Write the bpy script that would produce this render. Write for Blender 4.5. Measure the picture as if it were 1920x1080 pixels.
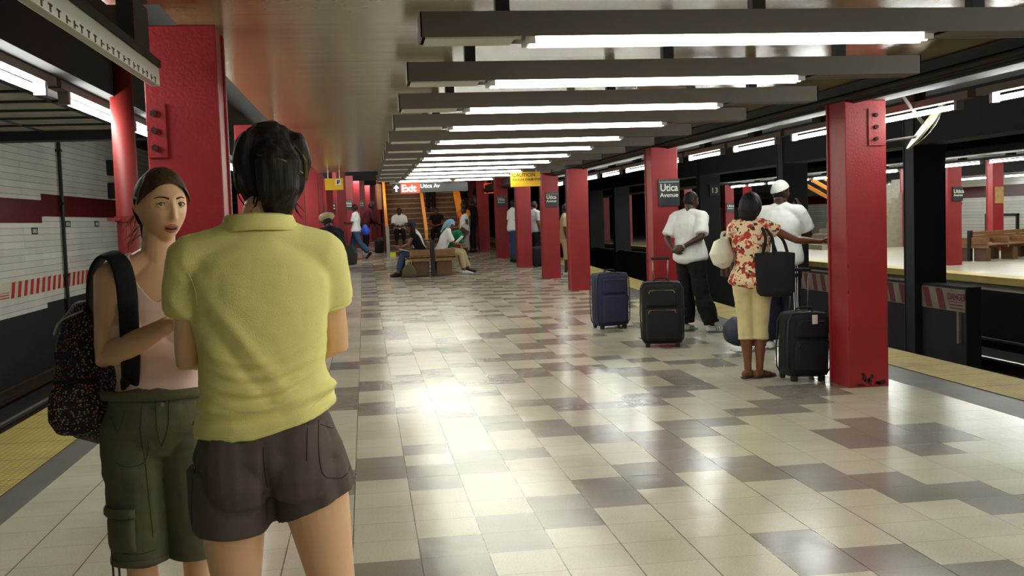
import bpy, bmesh, math, random
from mathutils import Vector, Matrix, noise
random.seed(7)
SC = bpy.context.scene
COL = SC.collection
for _o in list(bpy.data.objects):
    bpy.data.objects.remove(_o)

# ------------------------------------------------------------------ camera
EYE = 1.507
F_PX, PITCH, YAW, ROLL = 2003.0, 0.0655, 0.1347, 0.0340
_R = Vector((math.cos(YAW), -math.sin(YAW), 0)); _H = Vector((math.sin(YAW), math.cos(YAW), 0))
_F = _H*math.cos(PITCH) - Vector((0, 0, 1))*math.sin(PITCH)
_U = _H*math.sin(PITCH) + Vector((0, 0, 1))*math.cos(PITCH)
_cx = _R*math.cos(ROLL) - _U*math.sin(ROLL); _cy = _R*math.sin(ROLL) + _U*math.cos(ROLL)
cam = bpy.data.objects.new('camera', bpy.data.cameras.new('camera')); COL.objects.link(cam)
cam.data.sensor_fit = 'HORIZONTAL'; cam.data.sensor_width = 36.0
cam.data.lens = 36.0*F_PX/1920.0; cam.data.clip_start = .05; cam.data.clip_end = 300
_m = Matrix((_cx, _cy, -_F)).transposed().to_4x4(); _m.translation = (0, 0, EYE)
cam.matrix_world = _m
SC.camera = cam

# ------------------------------------------------------------------ world, exposure
W = bpy.data.worlds.new('world'); SC.world = W; W.use_nodes = True
W.node_tree.nodes['Background'].inputs[0].default_value = (0.75, 0.8, 0.7, 1)
W.node_tree.nodes['Background'].inputs[1].default_value = 0.02
SC.view_settings.view_transform = 'Standard'; SC.view_settings.look = 'None'
SC.view_settings.exposure = 0.0; SC.view_settings.gamma = 1.0
TUBE_POWER = 17.0          # fluorescent tubes over the platform
EDGE_POWER = 95.0          # tubes along the platform edges

# ------------------------------------------------------------------ materials
def lin(c):
    return tuple(((x/255)/12.92 if x/255 <= .04045 else ((x/255+.055)/1.055)**2.4) for x in c)
def mat(name, rgb, rough=.6, metal=0., spec=.5, var=0., scale=4., bump=0., bscale=40., coord='Object', coat=0.):
    m = bpy.data.materials.new(name); m.use_nodes = True
    nt = m.node_tree; b = nt.nodes['Principled BSDF']
    c = lin(rgb)
    b.inputs['Base Color'].default_value = (*c, 1); b.inputs['Roughness'].default_value = rough
    b.inputs['Metallic'].default_value = metal; b.inputs['Specular IOR Level'].default_value = spec
    if coat: b.inputs['Coat Weight'].default_value = coat; b.inputs['Coat Roughness'].default_value = .15
    if var or bump:
        tc = nt.nodes.new('ShaderNodeTexCoord')
    if var:
        n = nt.nodes.new('ShaderNodeTexNoise'); n.inputs['Scale'].default_value = scale; n.inputs['Detail'].default_value = 5
        r = nt.nodes.new('ShaderNodeMapRange'); r.inputs[1].default_value = .25; r.inputs[2].default_value = .75
        r.inputs[3].default_value = 1-var; r.inputs[4].default_value = 1+var*.6
        mx = nt.nodes.new('ShaderNodeVectorMath'); mx.operation = 'SCALE'; mx.inputs[0].default_value = c
        nt.links.new(tc.outputs[coord], n.inputs['Vector']); nt.links.new(n.outputs['Fac'], r.inputs[0])
        nt.links.new(r.outputs[0], mx.inputs['Scale']); nt.links.new(mx.outputs[0], b.inputs['Base Color'])
    if bump:
        n2 = nt.nodes.new('ShaderNodeTexNoise'); n2.inputs['Scale'].default_value = bscale; n2.inputs['Detail'].default_value = 4
        bp = nt.nodes.new('ShaderNodeBump'); bp.inputs['Strength'].default_value = bump; bp.inputs['Distance'].default_value = .01
        nt.links.new(tc.outputs[coord], n2.inputs['Vector']); nt.links.new(n2.outputs['Fac'], bp.inputs['Height'])
        nt.links.new(bp.outputs[0], b.inputs['Normal'])
    return m
def glow(name, rgb, power):
    m = bpy.data.materials.new(name); m.use_nodes = True; nt = m.node_tree
    b = nt.nodes['Principled BSDF']; b.inputs['Base Color'].default_value = (.8, .8, .8, 1)
    b.inputs['Emission Color'].default_value = (*rgb, 1); b.inputs['Emission Strength'].default_value = power
    return m
class NT:
    """tiny node helper"""
    def __init__(s, m): s.nt = m.node_tree; s.b = s.nt.nodes['Principled BSDF']
    def n(s, t, **k):
        nd = s.nt.nodes.new('ShaderNode'+t)
        for a, v in k.items(): setattr(nd, a, v)
        return nd
    def l(s, a, b): s.nt.links.new(a, b)
    def math(s, op, a, b=None, c=None):
        nd = s.n('Math', operation=op)
        for i, x in enumerate((a, b, c)):
            if x is None: continue
            if isinstance(x, (int, float)): nd.inputs[i].default_value = x
            else: s.l(x, nd.inputs[i])
        return nd.outputs[0]
    def mix(s, f, a, b):
        nd = s.n('Mix', data_type='RGBA')
        if isinstance(f, (int, float)): nd.inputs[0].default_value = f
        else: s.l(f, nd.inputs[0])
        for sock, x in ((nd.inputs[6], a), (nd.inputs[7], b)):
            if isinstance(x, tuple): sock.default_value = (*x, 1)
            else: s.l(x, sock)
        return nd.outputs[2]

M = {}
M['red'] = mat('red_paint', (146, 24, 30), .5, var=.18, scale=3, bump=.25, bscale=60)
M['red_dark'] = mat('chipped_paint', (52, 16, 14), .8, var=.3, scale=20)
M['black'] = mat('black_paint', (14, 13, 15), .6, var=.3, scale=3)
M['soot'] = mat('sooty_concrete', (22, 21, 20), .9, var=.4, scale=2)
M['soot2'] = mat('grimy_steel', (40, 37, 32), .8, var=.4, scale=2.5)
M['housing'] = mat('grey_enamel', (98, 90, 80), .55, var=.06, scale=2)
M['whiteplate'] = mat('white_enamel', (205, 203, 190), .5)
M['tube'] = glow('fluorescent_tube', (1, 1, .88), TUBE_POWER)
M['edgetube'] = glow('edge_fluorescent_tube', (.97, 1, .95), EDGE_POWER)
M['sign'] = mat('sign_black', (28, 34, 34), .35)
M['white'] = mat('white_letter', (225, 228, 215), .5)
M['steel'] = mat('galvanised_steel', (150, 148, 142), .4, metal=.7, var=.1, scale=8)
M['wood'] = mat('bench_wood', (134, 94, 54), .5, var=.22, scale=9)
M['wood_end'] = mat('bench_support', (96, 66, 44), .6, var=.2, scale=9)
M['yellow_sign'] = mat('yellow_sign', (214, 170, 20), .5)
M['orange_rail'] = mat('varnished_orange_rail', (230, 150, 60), .35, var=.1, scale=6)
M['tread'] = mat('stair_tread', (140, 130, 112), .5, var=.2, scale=6)
M['riser'] = mat('stair_riser', (96, 66, 40), .7, var=.3, scale=6)
M['rust'] = mat('rail_rust', (66, 46, 34), .6, var=.4, scale=12, metal=.4)
M['railtop'] = mat('rail_head', (170, 165, 158), .3, metal=.9)
M['ballast'] = mat('trackbed', (34, 30, 26), .95, var=.5, scale=14, bump=.8, bscale=25)

# ------------------------------------------------------------------ mesh helpers
def new_bm(): return bmesh.new()
def box(bm, x0, x1, y0, y1, z0, z1, mi=0, bev=0, rot=None, seg=2):
    g = bmesh.ops.create_cube(bm, size=1)
    vs = g['verts']
    for v in vs:
        v.co = Vector(((x0+x1)/2+v.co.x*(x1-x0), (y0+y1)/2+v.co.y*(y1-y0), (z0+z1)/2+v.co.z*(z1-z0)))
    fs = set(f for v in vs for f in v.link_faces)
    if bev:
        es = list(set(e for v in vs for e in v.link_edges))
        r = bmesh.ops.bevel(bm, geom=es, offset=bev, segments=seg, affect='EDGES', profile=.5)
        fs = set(r['faces']) | set(f for f in fs if f.is_valid)
        vs = list(set(v for f in fs for v in f.verts))
    for f in fs: f.material_index = mi
    if rot is not None: bmesh.ops.transform(bm, matrix=rot, verts=vs)
    return vs
def cyl(bm, p, q, r, seg=14, mi=0, r2=None):
    p = Vector(p); q = Vector(q); d = q-p
    rt = Matrix.Translation((p+q)/2) @ d.to_track_quat('Z', 'Y').to_matrix().to_4x4()
    g = bmesh.ops.create_cone(bm, cap_ends=True, segments=seg, radius1=r, radius2=r if r2 is None else r2, depth=d.length, matrix=rt)
    for f in set(f for v in g['verts'] for f in v.link_faces): f.material_index = mi
    return g['verts']
def pipe(bm, pts, r, seg=10, mi=0):
    loft(bm, [Vector(p) for p in pts], [(r, r)]*len(pts), seg=seg, mi=mi, capf=.3)
def quad(bm, a, b, c, d, mi=0):
    f = bm.faces.new([bm.verts.new(p) for p in (a, b, c, d)]); f.material_index = mi; return f
def loft(bm, pts, rads, side=None, seg=20, capf=1., mi=0, power=2.):
    """closed tube through pts; rads (a, b) with a along SIDE"""
    n = len(pts); rings = []
    if side is None: side = Vector((1, 0, 0))
    sides = side if isinstance(side, (list, tuple)) else [side]*n
    def ring(c, t, s, a, b):
        s = s - t*s.dot(t)
        if s.length < 1e-4: s = t.orthogonal()
        s.normalize(); o = t.cross(s)
        out = []
        for k in range(seg):
            th = 2*math.pi*k/seg; cs, sn = math.cos(th), math.sin(th)
            if power != 2.:
                cs = math.copysign(abs(cs)**(2/power), cs); sn = math.copysign(abs(sn)**(2/power), sn)
            out.append(bm.verts.new(c + s*a*cs + o*b*sn))
        return out
    def tan(i):
        if i == 0: return (pts[1]-pts[0]).normalized()
        if i == n-1: return (pts[-1]-pts[-2]).normalized()
        return ((pts[i+1]-pts[i]).normalized()+(pts[i]-pts[i-1]).normalized()).normalized()
    t0, t1 = tan(0), tan(n-1)
    a, b = rads[0]; m = min(a, b)*capf
    for ang in (70, 38): rings.append(ring(pts[0]-t0*m*math.sin(math.radians(ang)), t0, sides[0], a*math.cos(math.radians(ang)), b*math.cos(math.radians(ang))))
    for i in range(n): rings.append(ring(pts[i], tan(i), sides[i], *rads[i]))
    a, b = rads[-1]; m1 = min(a, b)*capf
    for ang in (38, 70): rings.append(ring(pts[-1]+t1*m1*math.sin(math.radians(ang)), t1, sides[-1], a*math.cos(math.radians(ang)), b*math.cos(math.radians(ang))))
    for r0, r1 in zip(rings, rings[1:]):
        for k in range(seg):
            bm.faces.new((r0[k], r0[(k+1) % seg], r1[(k+1) % seg], r1[k])).material_index = mi
    p0 = bm.verts.new(pts[0]-t0*m); p1 = bm.verts.new(pts[-1]+t1*m1)
    for k in range(seg):
        bm.faces.new((p0, rings[0][(k+1) % seg], rings[0][k])).material_index = mi
        bm.faces.new((p1, rings[-1][k], rings[-1][(k+1) % seg])).material_index = mi
def spline(pts, n):
    """Catmull-Rom through pts"""
    P = [Vector(p) for p in pts]; P = [2*P[0]-P[1]]+P+[2*P[-1]-P[-2]]; out = []
    for i in range(1, len(P)-2):
        for k in range(n):
            t = k/n; a, b, c, d = P[i-1:i+3]
            out.append(.5*((2*b)+(c-a)*t+(2*a-5*b+4*c-d)*t*t+(3*b-a-3*c+d)*t**3))
    out.append(P[-2]); return out
def lerps(vals, n):
    out = []
    for a, b in zip(vals, vals[1:]):
        for k in range(n):
            t = k/n; out.append(tuple(x+(y-x)*t for x, y in zip(a, b)) if isinstance(a, (tuple, list)) else a+(b-a)*t)
    out.append(vals[-1]); return out

def obj(name, bm, mats, parent=None, smooth=False, normals=False):
    if normals: bmesh.ops.recalc_face_normals(bm, faces=bm.faces)
    if isinstance(bm, bpy.types.Mesh): me = bm; me.name = name
    else:
        bmesh.ops.recalc_face_normals(bm, faces=bm.faces)
        me = bpy.data.meshes.new(name); bm.to_mesh(me); bm.free()
    for m in (mats if isinstance(mats, (list, tuple)) else [mats]): me.materials.append(m)
    if smooth: me.polygons.foreach_set('use_smooth', [True]*len(me.polygons))
    o = bpy.data.objects.new(name, me); COL.objects.link(o)
    if parent is not None:
        base = Vector((0, 0, 0)); q = parent
        while q is not None: base += q.location; q = q.parent
        if parent.get('world_children', 1): me.transform(Matrix.Translation(-base))
        o.parent = parent
    return o
def thing(name, label, cat, loc=(0, 0, 0), group=None):
    o = bpy.data.objects.new(name, None); COL.objects.link(o); o.location = loc; o.empty_display_size = .1
    o['label'] = label; o['category'] = cat
    if group: o['group'] = group
    return o
def tag(o, label, cat, group=None):
    o['label'] = label; o['category'] = cat
    if group: o['group'] = group
    return o
def struct(name, bm, mats, **k):
    o = obj(name, bm, mats, **k); o['kind'] = 'structure'; return o
def copy_tree(o, parent=None):
    c = o.copy(); COL.objects.link(c)
    if parent is not None: c.parent = parent
    for ch in list(o.children): copy_tree(ch, c)
    return c
def text(name, s, size, mtl, parent, loc, xdir=(1, 0, 0), up=(0, 0, 1), bold=.0, squash=1., align='LEFT', ext=.002):
    cu = bpy.data.curves.new(name, 'FONT'); cu.body = s; cu.size = size; cu.extrude = ext; cu.offset = bold*size; cu.align_x = align
    o = bpy.data.objects.new(name, cu); COL.objects.link(o)
    bpy.context.view_layer.update()
    me = bpy.data.meshes.new_from_object(o.evaluated_get(bpy.context.evaluated_depsgraph_get()))
    bpy.data.objects.remove(o)
    x = Vector(xdir).normalized(); u = Vector(up).normalized(); nn = x.cross(u)
    mm = Matrix((x*squash, u, nn)).transposed().to_4x4(); mm.translation = loc
    me.transform(mm)
    return obj(name, me, mtl, parent)
def ramp(y): return max(0., .021*(y-13))
# ================================================================== the setting
T = .305
def sstrip(x0, x1, ys, zoff=0., f=ramp): pass
YS = [-3, 13, 34, 62, 90]
# ---- floor of tiles, laid out tile by tile (speckled cream and grey pattern)
def tile_mat(name, rgb):
    m = mat(name, rgb, .23, spec=.5); N = NT(m)
    g = N.n('NewGeometry'); sp = N.n('SeparateXYZ'); N.l(g.outputs['Position'], sp.inputs[0])
    n = N.n('TexNoise'); n.inputs['Scale'].default_value = 120; n.inputs['Detail'].default_value = 2; N.l(g.outputs['Position'], n.inputs['Vector'])
    n2 = N.n('TexNoise'); n2.inputs['Scale'].default_value = 1.3; n2.inputs['Detail'].default_value = 4; N.l(g.outputs['Position'], n2.inputs['Vector'])
    wn = N.n('TexWhiteNoise'); wn.noise_dimensions = '2D'
    fx = N.math('DIVIDE', sp.outputs[0], T); fx = N.math('ADD', fx, .388+100); fy = N.math('ADD', N.math('DIVIDE', sp.outputs[1], T), -15.44+100)
    cb = N.n('CombineXYZ'); N.l(N.math('FLOOR', fx), cb.inputs[0]); N.l(N.math('FLOOR', fy), cb.inputs[1]); N.l(cb.outputs[0], wn.inputs['Vector'])
    v = N.math('ADD', N.math('MULTIPLY', n.outputs['Fac'], .5), N.math('MULTIPLY', n2.outputs['Fac'], .35))
    v = N.math('ADD', v, N.math('MULTIPLY', wn.outputs['Value'], .08)); v = N.math('ADD', v, .56)
    sc = N.n('VectorMath', operation='SCALE'); sc.inputs[0].default_value = lin(rgb); N.l(v, sc.inputs['Scale'])
    # joints between tiles: wide dark ones along the platform, hair-thin ones across it
    ax = N.math('ABSOLUTE', N.math('SUBTRACT', N.math('FRACT', fx), .5)); ay = N.math('ABSOLUTE', N.math('SUBTRACT', N.math('FRACT', fy), .5))
    wgt = N.math('LESS_THAN', sp.outputs[0], 2.6)
    gx = N.math('GREATER_THAN', ax, N.math('SUBTRACT', .4945, N.math('MULTIPLY', wgt, .004)))
    gy = N.math('GREATER_THAN', ay, .4945)
    gf = N.math('MAXIMUM', N.math('MULTIPLY', gx, N.math('ADD', .45, N.math('MULTIPLY', wgt, .4))), N.math('MULTIPLY', gy, .5))
    col = N.mix(gf, sc.outputs[0], (.035, .03, .022)); N.l(col, N.b.inputs['Base Color'])
    rr = N.math('ADD', N.math('MULTIPLY', n2.outputs['Fac'], .22), .10); N.l(rr, N.b.inputs['Roughness'])
    bp = N.n('Bump'); bp.inputs['Strength'].default_value = .22; bp.inputs['Distance'].default_value = .01
    n3 = N.n('TexNoise'); n3.inputs['Scale'].default_value = 7; n3.inputs['Detail'].default_value = 2; N.l(g.outputs['Position'], n3.inputs['Vector'])
    N.l(N.math('SUBTRACT', n3.outputs['Fac'], N.math('MULTIPLY', gf, .1)), bp.inputs['Height']); N.l(bp.outputs[0], N.b.inputs['Normal'])
    return m
M['tile'] = tile_mat('cream_floor_tile', (176, 170, 151)); M['tile_dark'] = tile_mat('grey_floor_tile', (126, 120, 111))
DARK = {}
def dk(u, *vs): DARK.setdefault(u, set()).update(vs)
dk(-1, 21, 22, 13, 14, 15, 16, 4, 5, -4, -3); dk(0, 5, 6, -1, -2, 12, 13, 16, 17, 22, 23, 31, 32, 38, 45, 52, -10, -9)
dk(1, 4, 5, 7, 0, -1, 17, 18, 24, 12, 29, 30, 31, 32, 33, -9); dk(2, 5, 6, 0, 1, 11, 18, 19, 25, 35, 36, -8, -7); dk(3, 1, 2, 9, 10, 6, 14, 20, 27, 28, 16, -7, -6, 24, 25)
dk(4, 2, 3, 8, 9, 12, 21, 27, 16, 17, -6, -5); dk(5, 3, 4, 7, 8, 11, 12, 17, 18, 21, 22, 28, 29, -5, -4)
dk(6, -1, -2, 4, 5, 6, 7, 11, 18, 19, 21, 22, 24, 25, 29, 30); dk(7, -2, -3, 3, 4, 7, 8, 11, 12, 17, 18, 21, 25, 26, 29, 30)
dk(8, -3, -4, 2, 3, 8, 12, 13, 16, 17, 20, 26, 27, 30, 31, 34); dk(9, -4, -5, 1, 2, 9, 13, 14, 15, 16, 27, 19, 31, 32, 33)
dk(10, 5, 6, 0, 1, 9, 10, 18, 23, 24, 28, 35); dk(11, 4, 5, 6, 7, 0, -1, 10, 11, 12, 17, 18, 22, 23, 24, 25, 29, 36); dk(12, 5, 6, -1, -2, 11, 12, 19, 23, 24, 30, 37)
dk(13, -2, 12, 13, 20, 31, 38); dk(14, 14, 21, 32)
bm = new_bm(); vt = {}
def fv(i, j):
    k = (i, j)
    if k not in vt:
        y = (j+15.44)*T; vt[k] = bm.verts.new(((i-.388)*T, y, ramp(y)))
    return vt[k]
for j in range(-25, 260):
    y = (j+15.5)*T
    for i in range(-6, 15):
        f = bm.faces.new((fv(i, j), fv(i+1, j), fv(i+1, j+1), fv(i, j+1)))
        d = j in DARK.get(i, ()) or (j > 34 and i > -1 and ((i*7+j*5+(j//3)) % 9) < 3)
        f.material_index = 1 if d else 0
struct('floor', bm, [M['tile'], M['tile_dark']])
XL0, XR0 = (-6-.388)*T, (15-.388)*T      # -1.95 .. 4.46
def ystrip(bm, x0, x1, z=0., mi=0, ys=YS):
    for a, b in zip(ys, ys[1:]):
        quad(bm, (x0, a, ramp(a)+z), (x1, a, ramp(a)+z), (x1, b, ramp(b)+z), (x0, b, ramp(b)+z), mi)
# grey border strips
M['border'] = mat('grey_border_slab', (92, 90, 84), .42, var=.25, scale=3)
bm = new_bm(); ystrip(bm, -2.15, XL0); ystrip(bm, XR0, 4.86)
struct('trim_1', bm, M['border'])
# yellow warning strips with raised dots
def tactile(name, rgb, rev=0):
    m = mat(name, rgb, .55); N = NT(m)
    g = N.n('NewGeometry'); sp = N.n('SeparateXYZ'); N.l(g.outputs['Position'], sp.inputs[0])
    S = .044
    a = N.math('SUBTRACT', N.math('FRACT', N.math('DIVIDE', N.math('ADD', sp.outputs[0], 20), S)), .5)
    b = N.math('SUBTRACT', N.math('FRACT', N.math('DIVIDE', N.math('ADD', sp.outputs[1], 20), S)), .5)
    d = N.math('SQRT', N.math('ADD', N.math('MULTIPLY', a, a), N.math('MULTIPLY', b, b)))
    h = N.math('SUBTRACT', 1., N.math('MINIMUM', N.math('MULTIPLY', d, 3.2), 1.))
    n = N.n('TexNoise'); n.inputs['Scale'].default_value = 2.5; n.inputs['Detail'].default_value = 5; N.l(g.outputs['Position'], n.inputs['Vector'])
    # panel joints every 0.61 m and one along the strip
    j = N.math('ABSOLUTE', N.math('SUBTRACT', N.math('FRACT', N.math('DIVIDE', N.math('ADD', sp.outputs[1], 20), .61)), .5))
    jm = N.math('GREATER_THAN', j, .488)
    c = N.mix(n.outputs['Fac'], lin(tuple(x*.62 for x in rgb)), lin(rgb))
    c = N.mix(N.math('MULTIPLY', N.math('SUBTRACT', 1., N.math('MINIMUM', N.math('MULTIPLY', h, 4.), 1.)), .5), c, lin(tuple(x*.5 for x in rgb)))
    c = N.mix(N.math('MULTIPLY', jm, .75), c, (.02, .018, .008)); N.l(c, N.b.inputs['Base Color'])
    bp = N.n('Bump'); bp.inputs['Strength'].default_value = 1.; bp.inputs['Distance'].default_value = .006
    N.l(h, bp.inputs['Height']); N.l(bp.outputs[0], N.b.inputs['Normal']); return m
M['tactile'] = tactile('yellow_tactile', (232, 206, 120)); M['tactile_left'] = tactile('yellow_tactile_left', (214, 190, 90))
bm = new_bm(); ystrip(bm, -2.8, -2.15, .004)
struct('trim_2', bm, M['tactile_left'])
bm = new_bm(); ystrip(bm, 4.86, 5.44, .004)
struct('trim_3', bm, M['tactile'])
# platform bodies (side faces down to the track bed)
bm = new_bm()
for x0, x1, za in ((-2.8, -2.74, 0), (5.38, 5.44, 0)):
    for a, b in zip(YS, YS[1:]):
        quad(bm, (x0, a, ramp(a)-.0), (x0, b, ramp(b)), (x0, b, -1.25), (x0, a, -1.25))
        quad(bm, (x1, a, ramp(a)-.0), (x1, b, ramp(b)), (x1, b, -1.25), (x1, a, -1.25))
struct('wall_platform_edge', bm, M['soot'])
# track beds
bm = new_bm()
box(bm, -6.6, -2.8, -4, 92, -1.45, -1.22); box(bm, 5.44, 12.35, -4, 92, -1.45, -1.22); box(bm, 20.7, 24.3, -4, 92, -1.45, -1.22)
struct('floor_trackbed', bm, M['ballast'])
# opposite platform
M['tile_far'] = mat('opposite_platform_tiles', (196, 190, 168), .3, var=.12, scale=2)
bm = new_bm(); box(bm, 12.95, 20.1, -4, 92, -.35, 0)
box(bm, 12.45, 20.6, -4, 92, -1.3, -.36, 1)
struct('floor_opposite', bm, [M['tile_far'], M['soot']])
M['far_yellow'] = mat('opposite_yellow_edge', (216, 190, 110), .5, var=.15)
bm = new_bm(); box(bm, 12.4, 12.95, -4, 92, -.14, .004); box(bm, 20.1, 20.7, -4, 92, -.14, .004)
struct('trim_4', bm, M['far_yellow'])

# ---- tiled walls
def tilewall(name, rgb, rough=.25, sx=6., sz=.125):
    m = mat(name, rgb, rough); N = NT(m)
    g = N.n('NewGeometry'); sp = N.n('SeparateXYZ'); N.l(g.outputs['Position'], sp.inputs[0])
    cb = N.n('CombineXYZ'); N.l(sp.outputs[1], cb.inputs[0]); N.l(sp.outputs[2], cb.inputs[1])
    br = N.n('TexBrick'); N.l(cb.outputs[0], br.inputs['Vector']); br.inputs['Scale'].default_value = 1
    br.inputs['Brick Width'].default_value = sx; br.inputs['Row Height'].default_value = sz; br.inputs['Mortar Size'].default_value = .0042
    br.inputs['Color1'].default_value = (*lin(rgb), 1); br.inputs['Color2'].default_value = (*lin(tuple(x*.93 for x in rgb)), 1)
    br.inputs['Mortar'].default_value = (*lin(tuple(x*.6 for x in rgb)), 1); br.inputs['Mortar Smooth'].default_value = .1
    n = N.n('TexNoise'); n.inputs['Scale'].default_value = .9; n.inputs['Detail'].default_value = 6; N.l(g.outputs['Position'], n.inputs['Vector'])
    mr = N.n('MapRange'); N.l(n.outputs['Fac'], mr.inputs[0]); mr.inputs[1].default_value = .3; mr.inputs[2].default_value = .7; mr.inputs[3].default_value = .82; mr.inputs[4].default_value = 1
    sc = N.n('VectorMath', operation='SCALE'); N.l(br.outputs['Color'], sc.inputs[0]); N.l(mr.outputs[0], sc.inputs['Scale']); N.l(sc.outputs[0], N.b.inputs['Base Color'])
    return m
M['wtile'] = tilewall('white_wall_tile', (240, 238, 224)); M['mtile'] = tilewall('maroon_wall_tile', (92, 24, 26), .3)
M['wtile_gloss'] = tilewall('white_glazed_tile', (232, 230, 214), .16)
bm = new_bm(); X = -6.3
def wq(x, y0, y1, z0, z1, mi): quad(bm, (x, y0, z0), (x, y1, z0), (x, y1, z1), (x, y0, z1), mi)
wq(X, -4, 22.2, .04, 1.72, 0); wq(X, 22.2, 92, .14, 1.85, 0); wq(X, -4, 22.2, -1.3, .04, 3); wq(X, 22.2, 92, -1.3, .14, 3)
wq(X, -4, 22.2, 1.72, 2.17, 1); wq(X, 22.2, 92, 1.85, 2.30, 1); wq(X, -4, 22.2, 2.17, 3.9, 2); wq(X, 22.2, 92, 2.30, 3.9, 2)
struct('wall_left', bm, [M['wtile'], M['mtile'], M['wtile_gloss'], M['soot']])
bm = new_bm(); X = 24.2
wq(X, -4, 92, -.1, 1.68, 0); wq(X, -4, 92, -1.3, -.1, 3); wq(X, -4, 92, 1.68, 2.12, 1); wq(X, -4, 92, 2.12, 3.9, 2)
struct('wall_right', bm, [M['wtile'], M['mtile'], M['wtile_gloss'], M['soot']])
# far end wall; rear closing wall, made pale to bounce fill light forward
bm = new_bm(); quad(bm, (-6.6, 90, -1.4), (24.4, 90, -1.4), (24.4, 90, 5), (-6.6, 90, 5)); struct('wall_far', bm, M['soot'])
bm = new_bm(); quad(bm, (-6.6, -3.9, -1.4), (24.4, -3.9, -1.4), (24.4, -3.9, 5), (-6.6, -3.9, 5)); struct('wall_rear_fill', bm, mat('rear_fill_wall', (205, 196, 176), .8, var=.1))
# dark partition between the two middle tracks
bm = new_bm(); box(bm, 8.86, 9.1, 14.86, 90, -1.3, .24, 0); struct('wall_partition', bm, M['soot'])

# ---- ceilings
def ceil_mat():
    m = mat('cream_ceiling_painted_reflections', (150, 132, 98), .21, spec=.9); N = NT(m)
    g = N.n('NewGeometry'); mp = N.n('Mapping'); mp.inputs['Scale'].default_value = (3.2, .10, 1); N.l(g.outputs['Position'], mp.inputs[0])
    n = N.n('TexNoise'); n.inputs['Scale'].default_value = 1.; n.inputs['Detail'].default_value = 3; N.l(mp.outputs[0], n.inputs['Vector'])
    n2 = N.n('TexNoise'); n2.inputs['Scale'].default_value = 1.2; n2.inputs['Detail'].default_value = 5; N.l(g.outputs['Position'], n2.inputs['Vector'])
    c = N.mix(N.math('MULTIPLY', N.math('SUBTRACT', n.outputs['Fac'], .38), 3.2), lin((142, 128, 88)), lin((112, 74, 48)))  # red-brown streaks painted in as the pillars' reflections in the gloss
    c = N.mix(N.math('MULTIPLY', n2.outputs['Fac'], .35), c, lin((120, 114, 74)))
    sp = N.n('SeparateXYZ'); N.l(g.outputs['Position'], sp.inputs[0])
    j = N.math('ABSOLUTE', N.math('SUBTRACT', N.math('FRACT', N.math('DIVIDE', N.math('ADD', sp.outputs[1], 20.9), 2.9)), .5))
    c = N.mix(N.math('MULTIPLY', N.math('GREATER_THAN', j, .4965), .6), c, (.05, .035, .02)); N.l(c, N.b.inputs['Base Color'])
    bp = N.n('Bump'); bp.inputs['Strength'].default_value = .12; bp.inputs['Distance'].default_value = .02
    n3 = N.n('TexNoise'); n3.inputs['Scale'].default_value = 1.; mp2 = N.n('Mapping'); mp2.inputs['Scale'].default_value = (.6, 5, 1)
    N.l(g.outputs['Position'], mp2.inputs[0]); N.l(mp2.outputs[0], n3.inputs['Vector']); N.l(n3.outputs['Fac'], bp.inputs['Height']); N.l(bp.outputs[0], N.b.inputs['Normal'])
    return m
M['ceil'] = ceil_mat()
bm = new_bm(); box(bm, -.86, 3.96, 4.95, 21.0, 2.5, 2.62); box(bm, -1.08, 3.96, -4, 4.95, 2.5, 2.62); 
struct('ceiling', bm, M['ceil'])
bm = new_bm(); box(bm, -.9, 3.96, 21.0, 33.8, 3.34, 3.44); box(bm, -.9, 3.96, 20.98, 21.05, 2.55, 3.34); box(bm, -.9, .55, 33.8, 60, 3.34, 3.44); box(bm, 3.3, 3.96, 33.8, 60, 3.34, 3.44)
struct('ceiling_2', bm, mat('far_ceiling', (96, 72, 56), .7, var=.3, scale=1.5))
M['dirty_panel'] = mat('dirty_ceiling_panel', (150, 144, 122), .7, var=.5, scale=1.6)
bm = new_bm(); box(bm, -6.4, -2.5, -4, 18.6, 3.2, 3.3, 0); box(bm, -6.4, -2.5, 18.6, 92, 3.85, 3.95, 1); box(bm, -6.4, -.9, 18.6, 19.0, 3.04, 3.9, 1)
struct('ceiling_3', bm, [M['dirty_panel'], M['soot']])
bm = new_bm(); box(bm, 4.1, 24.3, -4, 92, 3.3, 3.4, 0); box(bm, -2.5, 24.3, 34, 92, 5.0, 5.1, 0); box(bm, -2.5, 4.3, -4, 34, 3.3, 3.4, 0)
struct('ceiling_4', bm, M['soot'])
bm = new_bm()
for k in range(11): box(bm, -6.3, -2.5, 7+k*1.05, 7.07+k*1.05, 3.17, 3.21)
for xx in (-5.2, -3.9): box(bm, xx, xx+.03, 6, 18.6, 3.175, 3.205)
struct('trim_7', bm, M['black'])
# dark girders running along the tracks
bm = new_bm(); box(bm, -2.5, -.9, -4, 60, 2.62, 3.3); box(bm, -1.86, -1.5, -4, 60, 2.34, 2.62)
box(bm, 4.32, 5.3, -4, 60, 2.52, 3.3); box(bm, 8.75, 9.25, -4, 90, 2.45, 3.3); box(bm, 11.9, 13.2, -4, 90, 2.44, 3.3); box(bm, 14.0, 19.8, -4, 90, 2.9, 3.3); box(bm, 20.4, 20.8, -4, 90, 2.4, 3.3)
struct('trim_5', bm, M['soot'])
# steel fascia beam with conduits on the right edge of the ceiling
bm = new_bm(); box(bm, 3.94, 4.32, -4, 60, 2.37, 2.6, 0); box(bm, 3.90, 3.94, -4, 60, 2.42, 2.49, 1)
cyl(bm, (3.92, -4, 2.395), (3.92, 60, 2.395), .018, 8, 0); cyl(bm, (4.0, -4, 2.36), (4.0, 60, 2.36), .015, 8, 0)
struct('trim_6', bm, [M['soot2'], M['black']])

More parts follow.
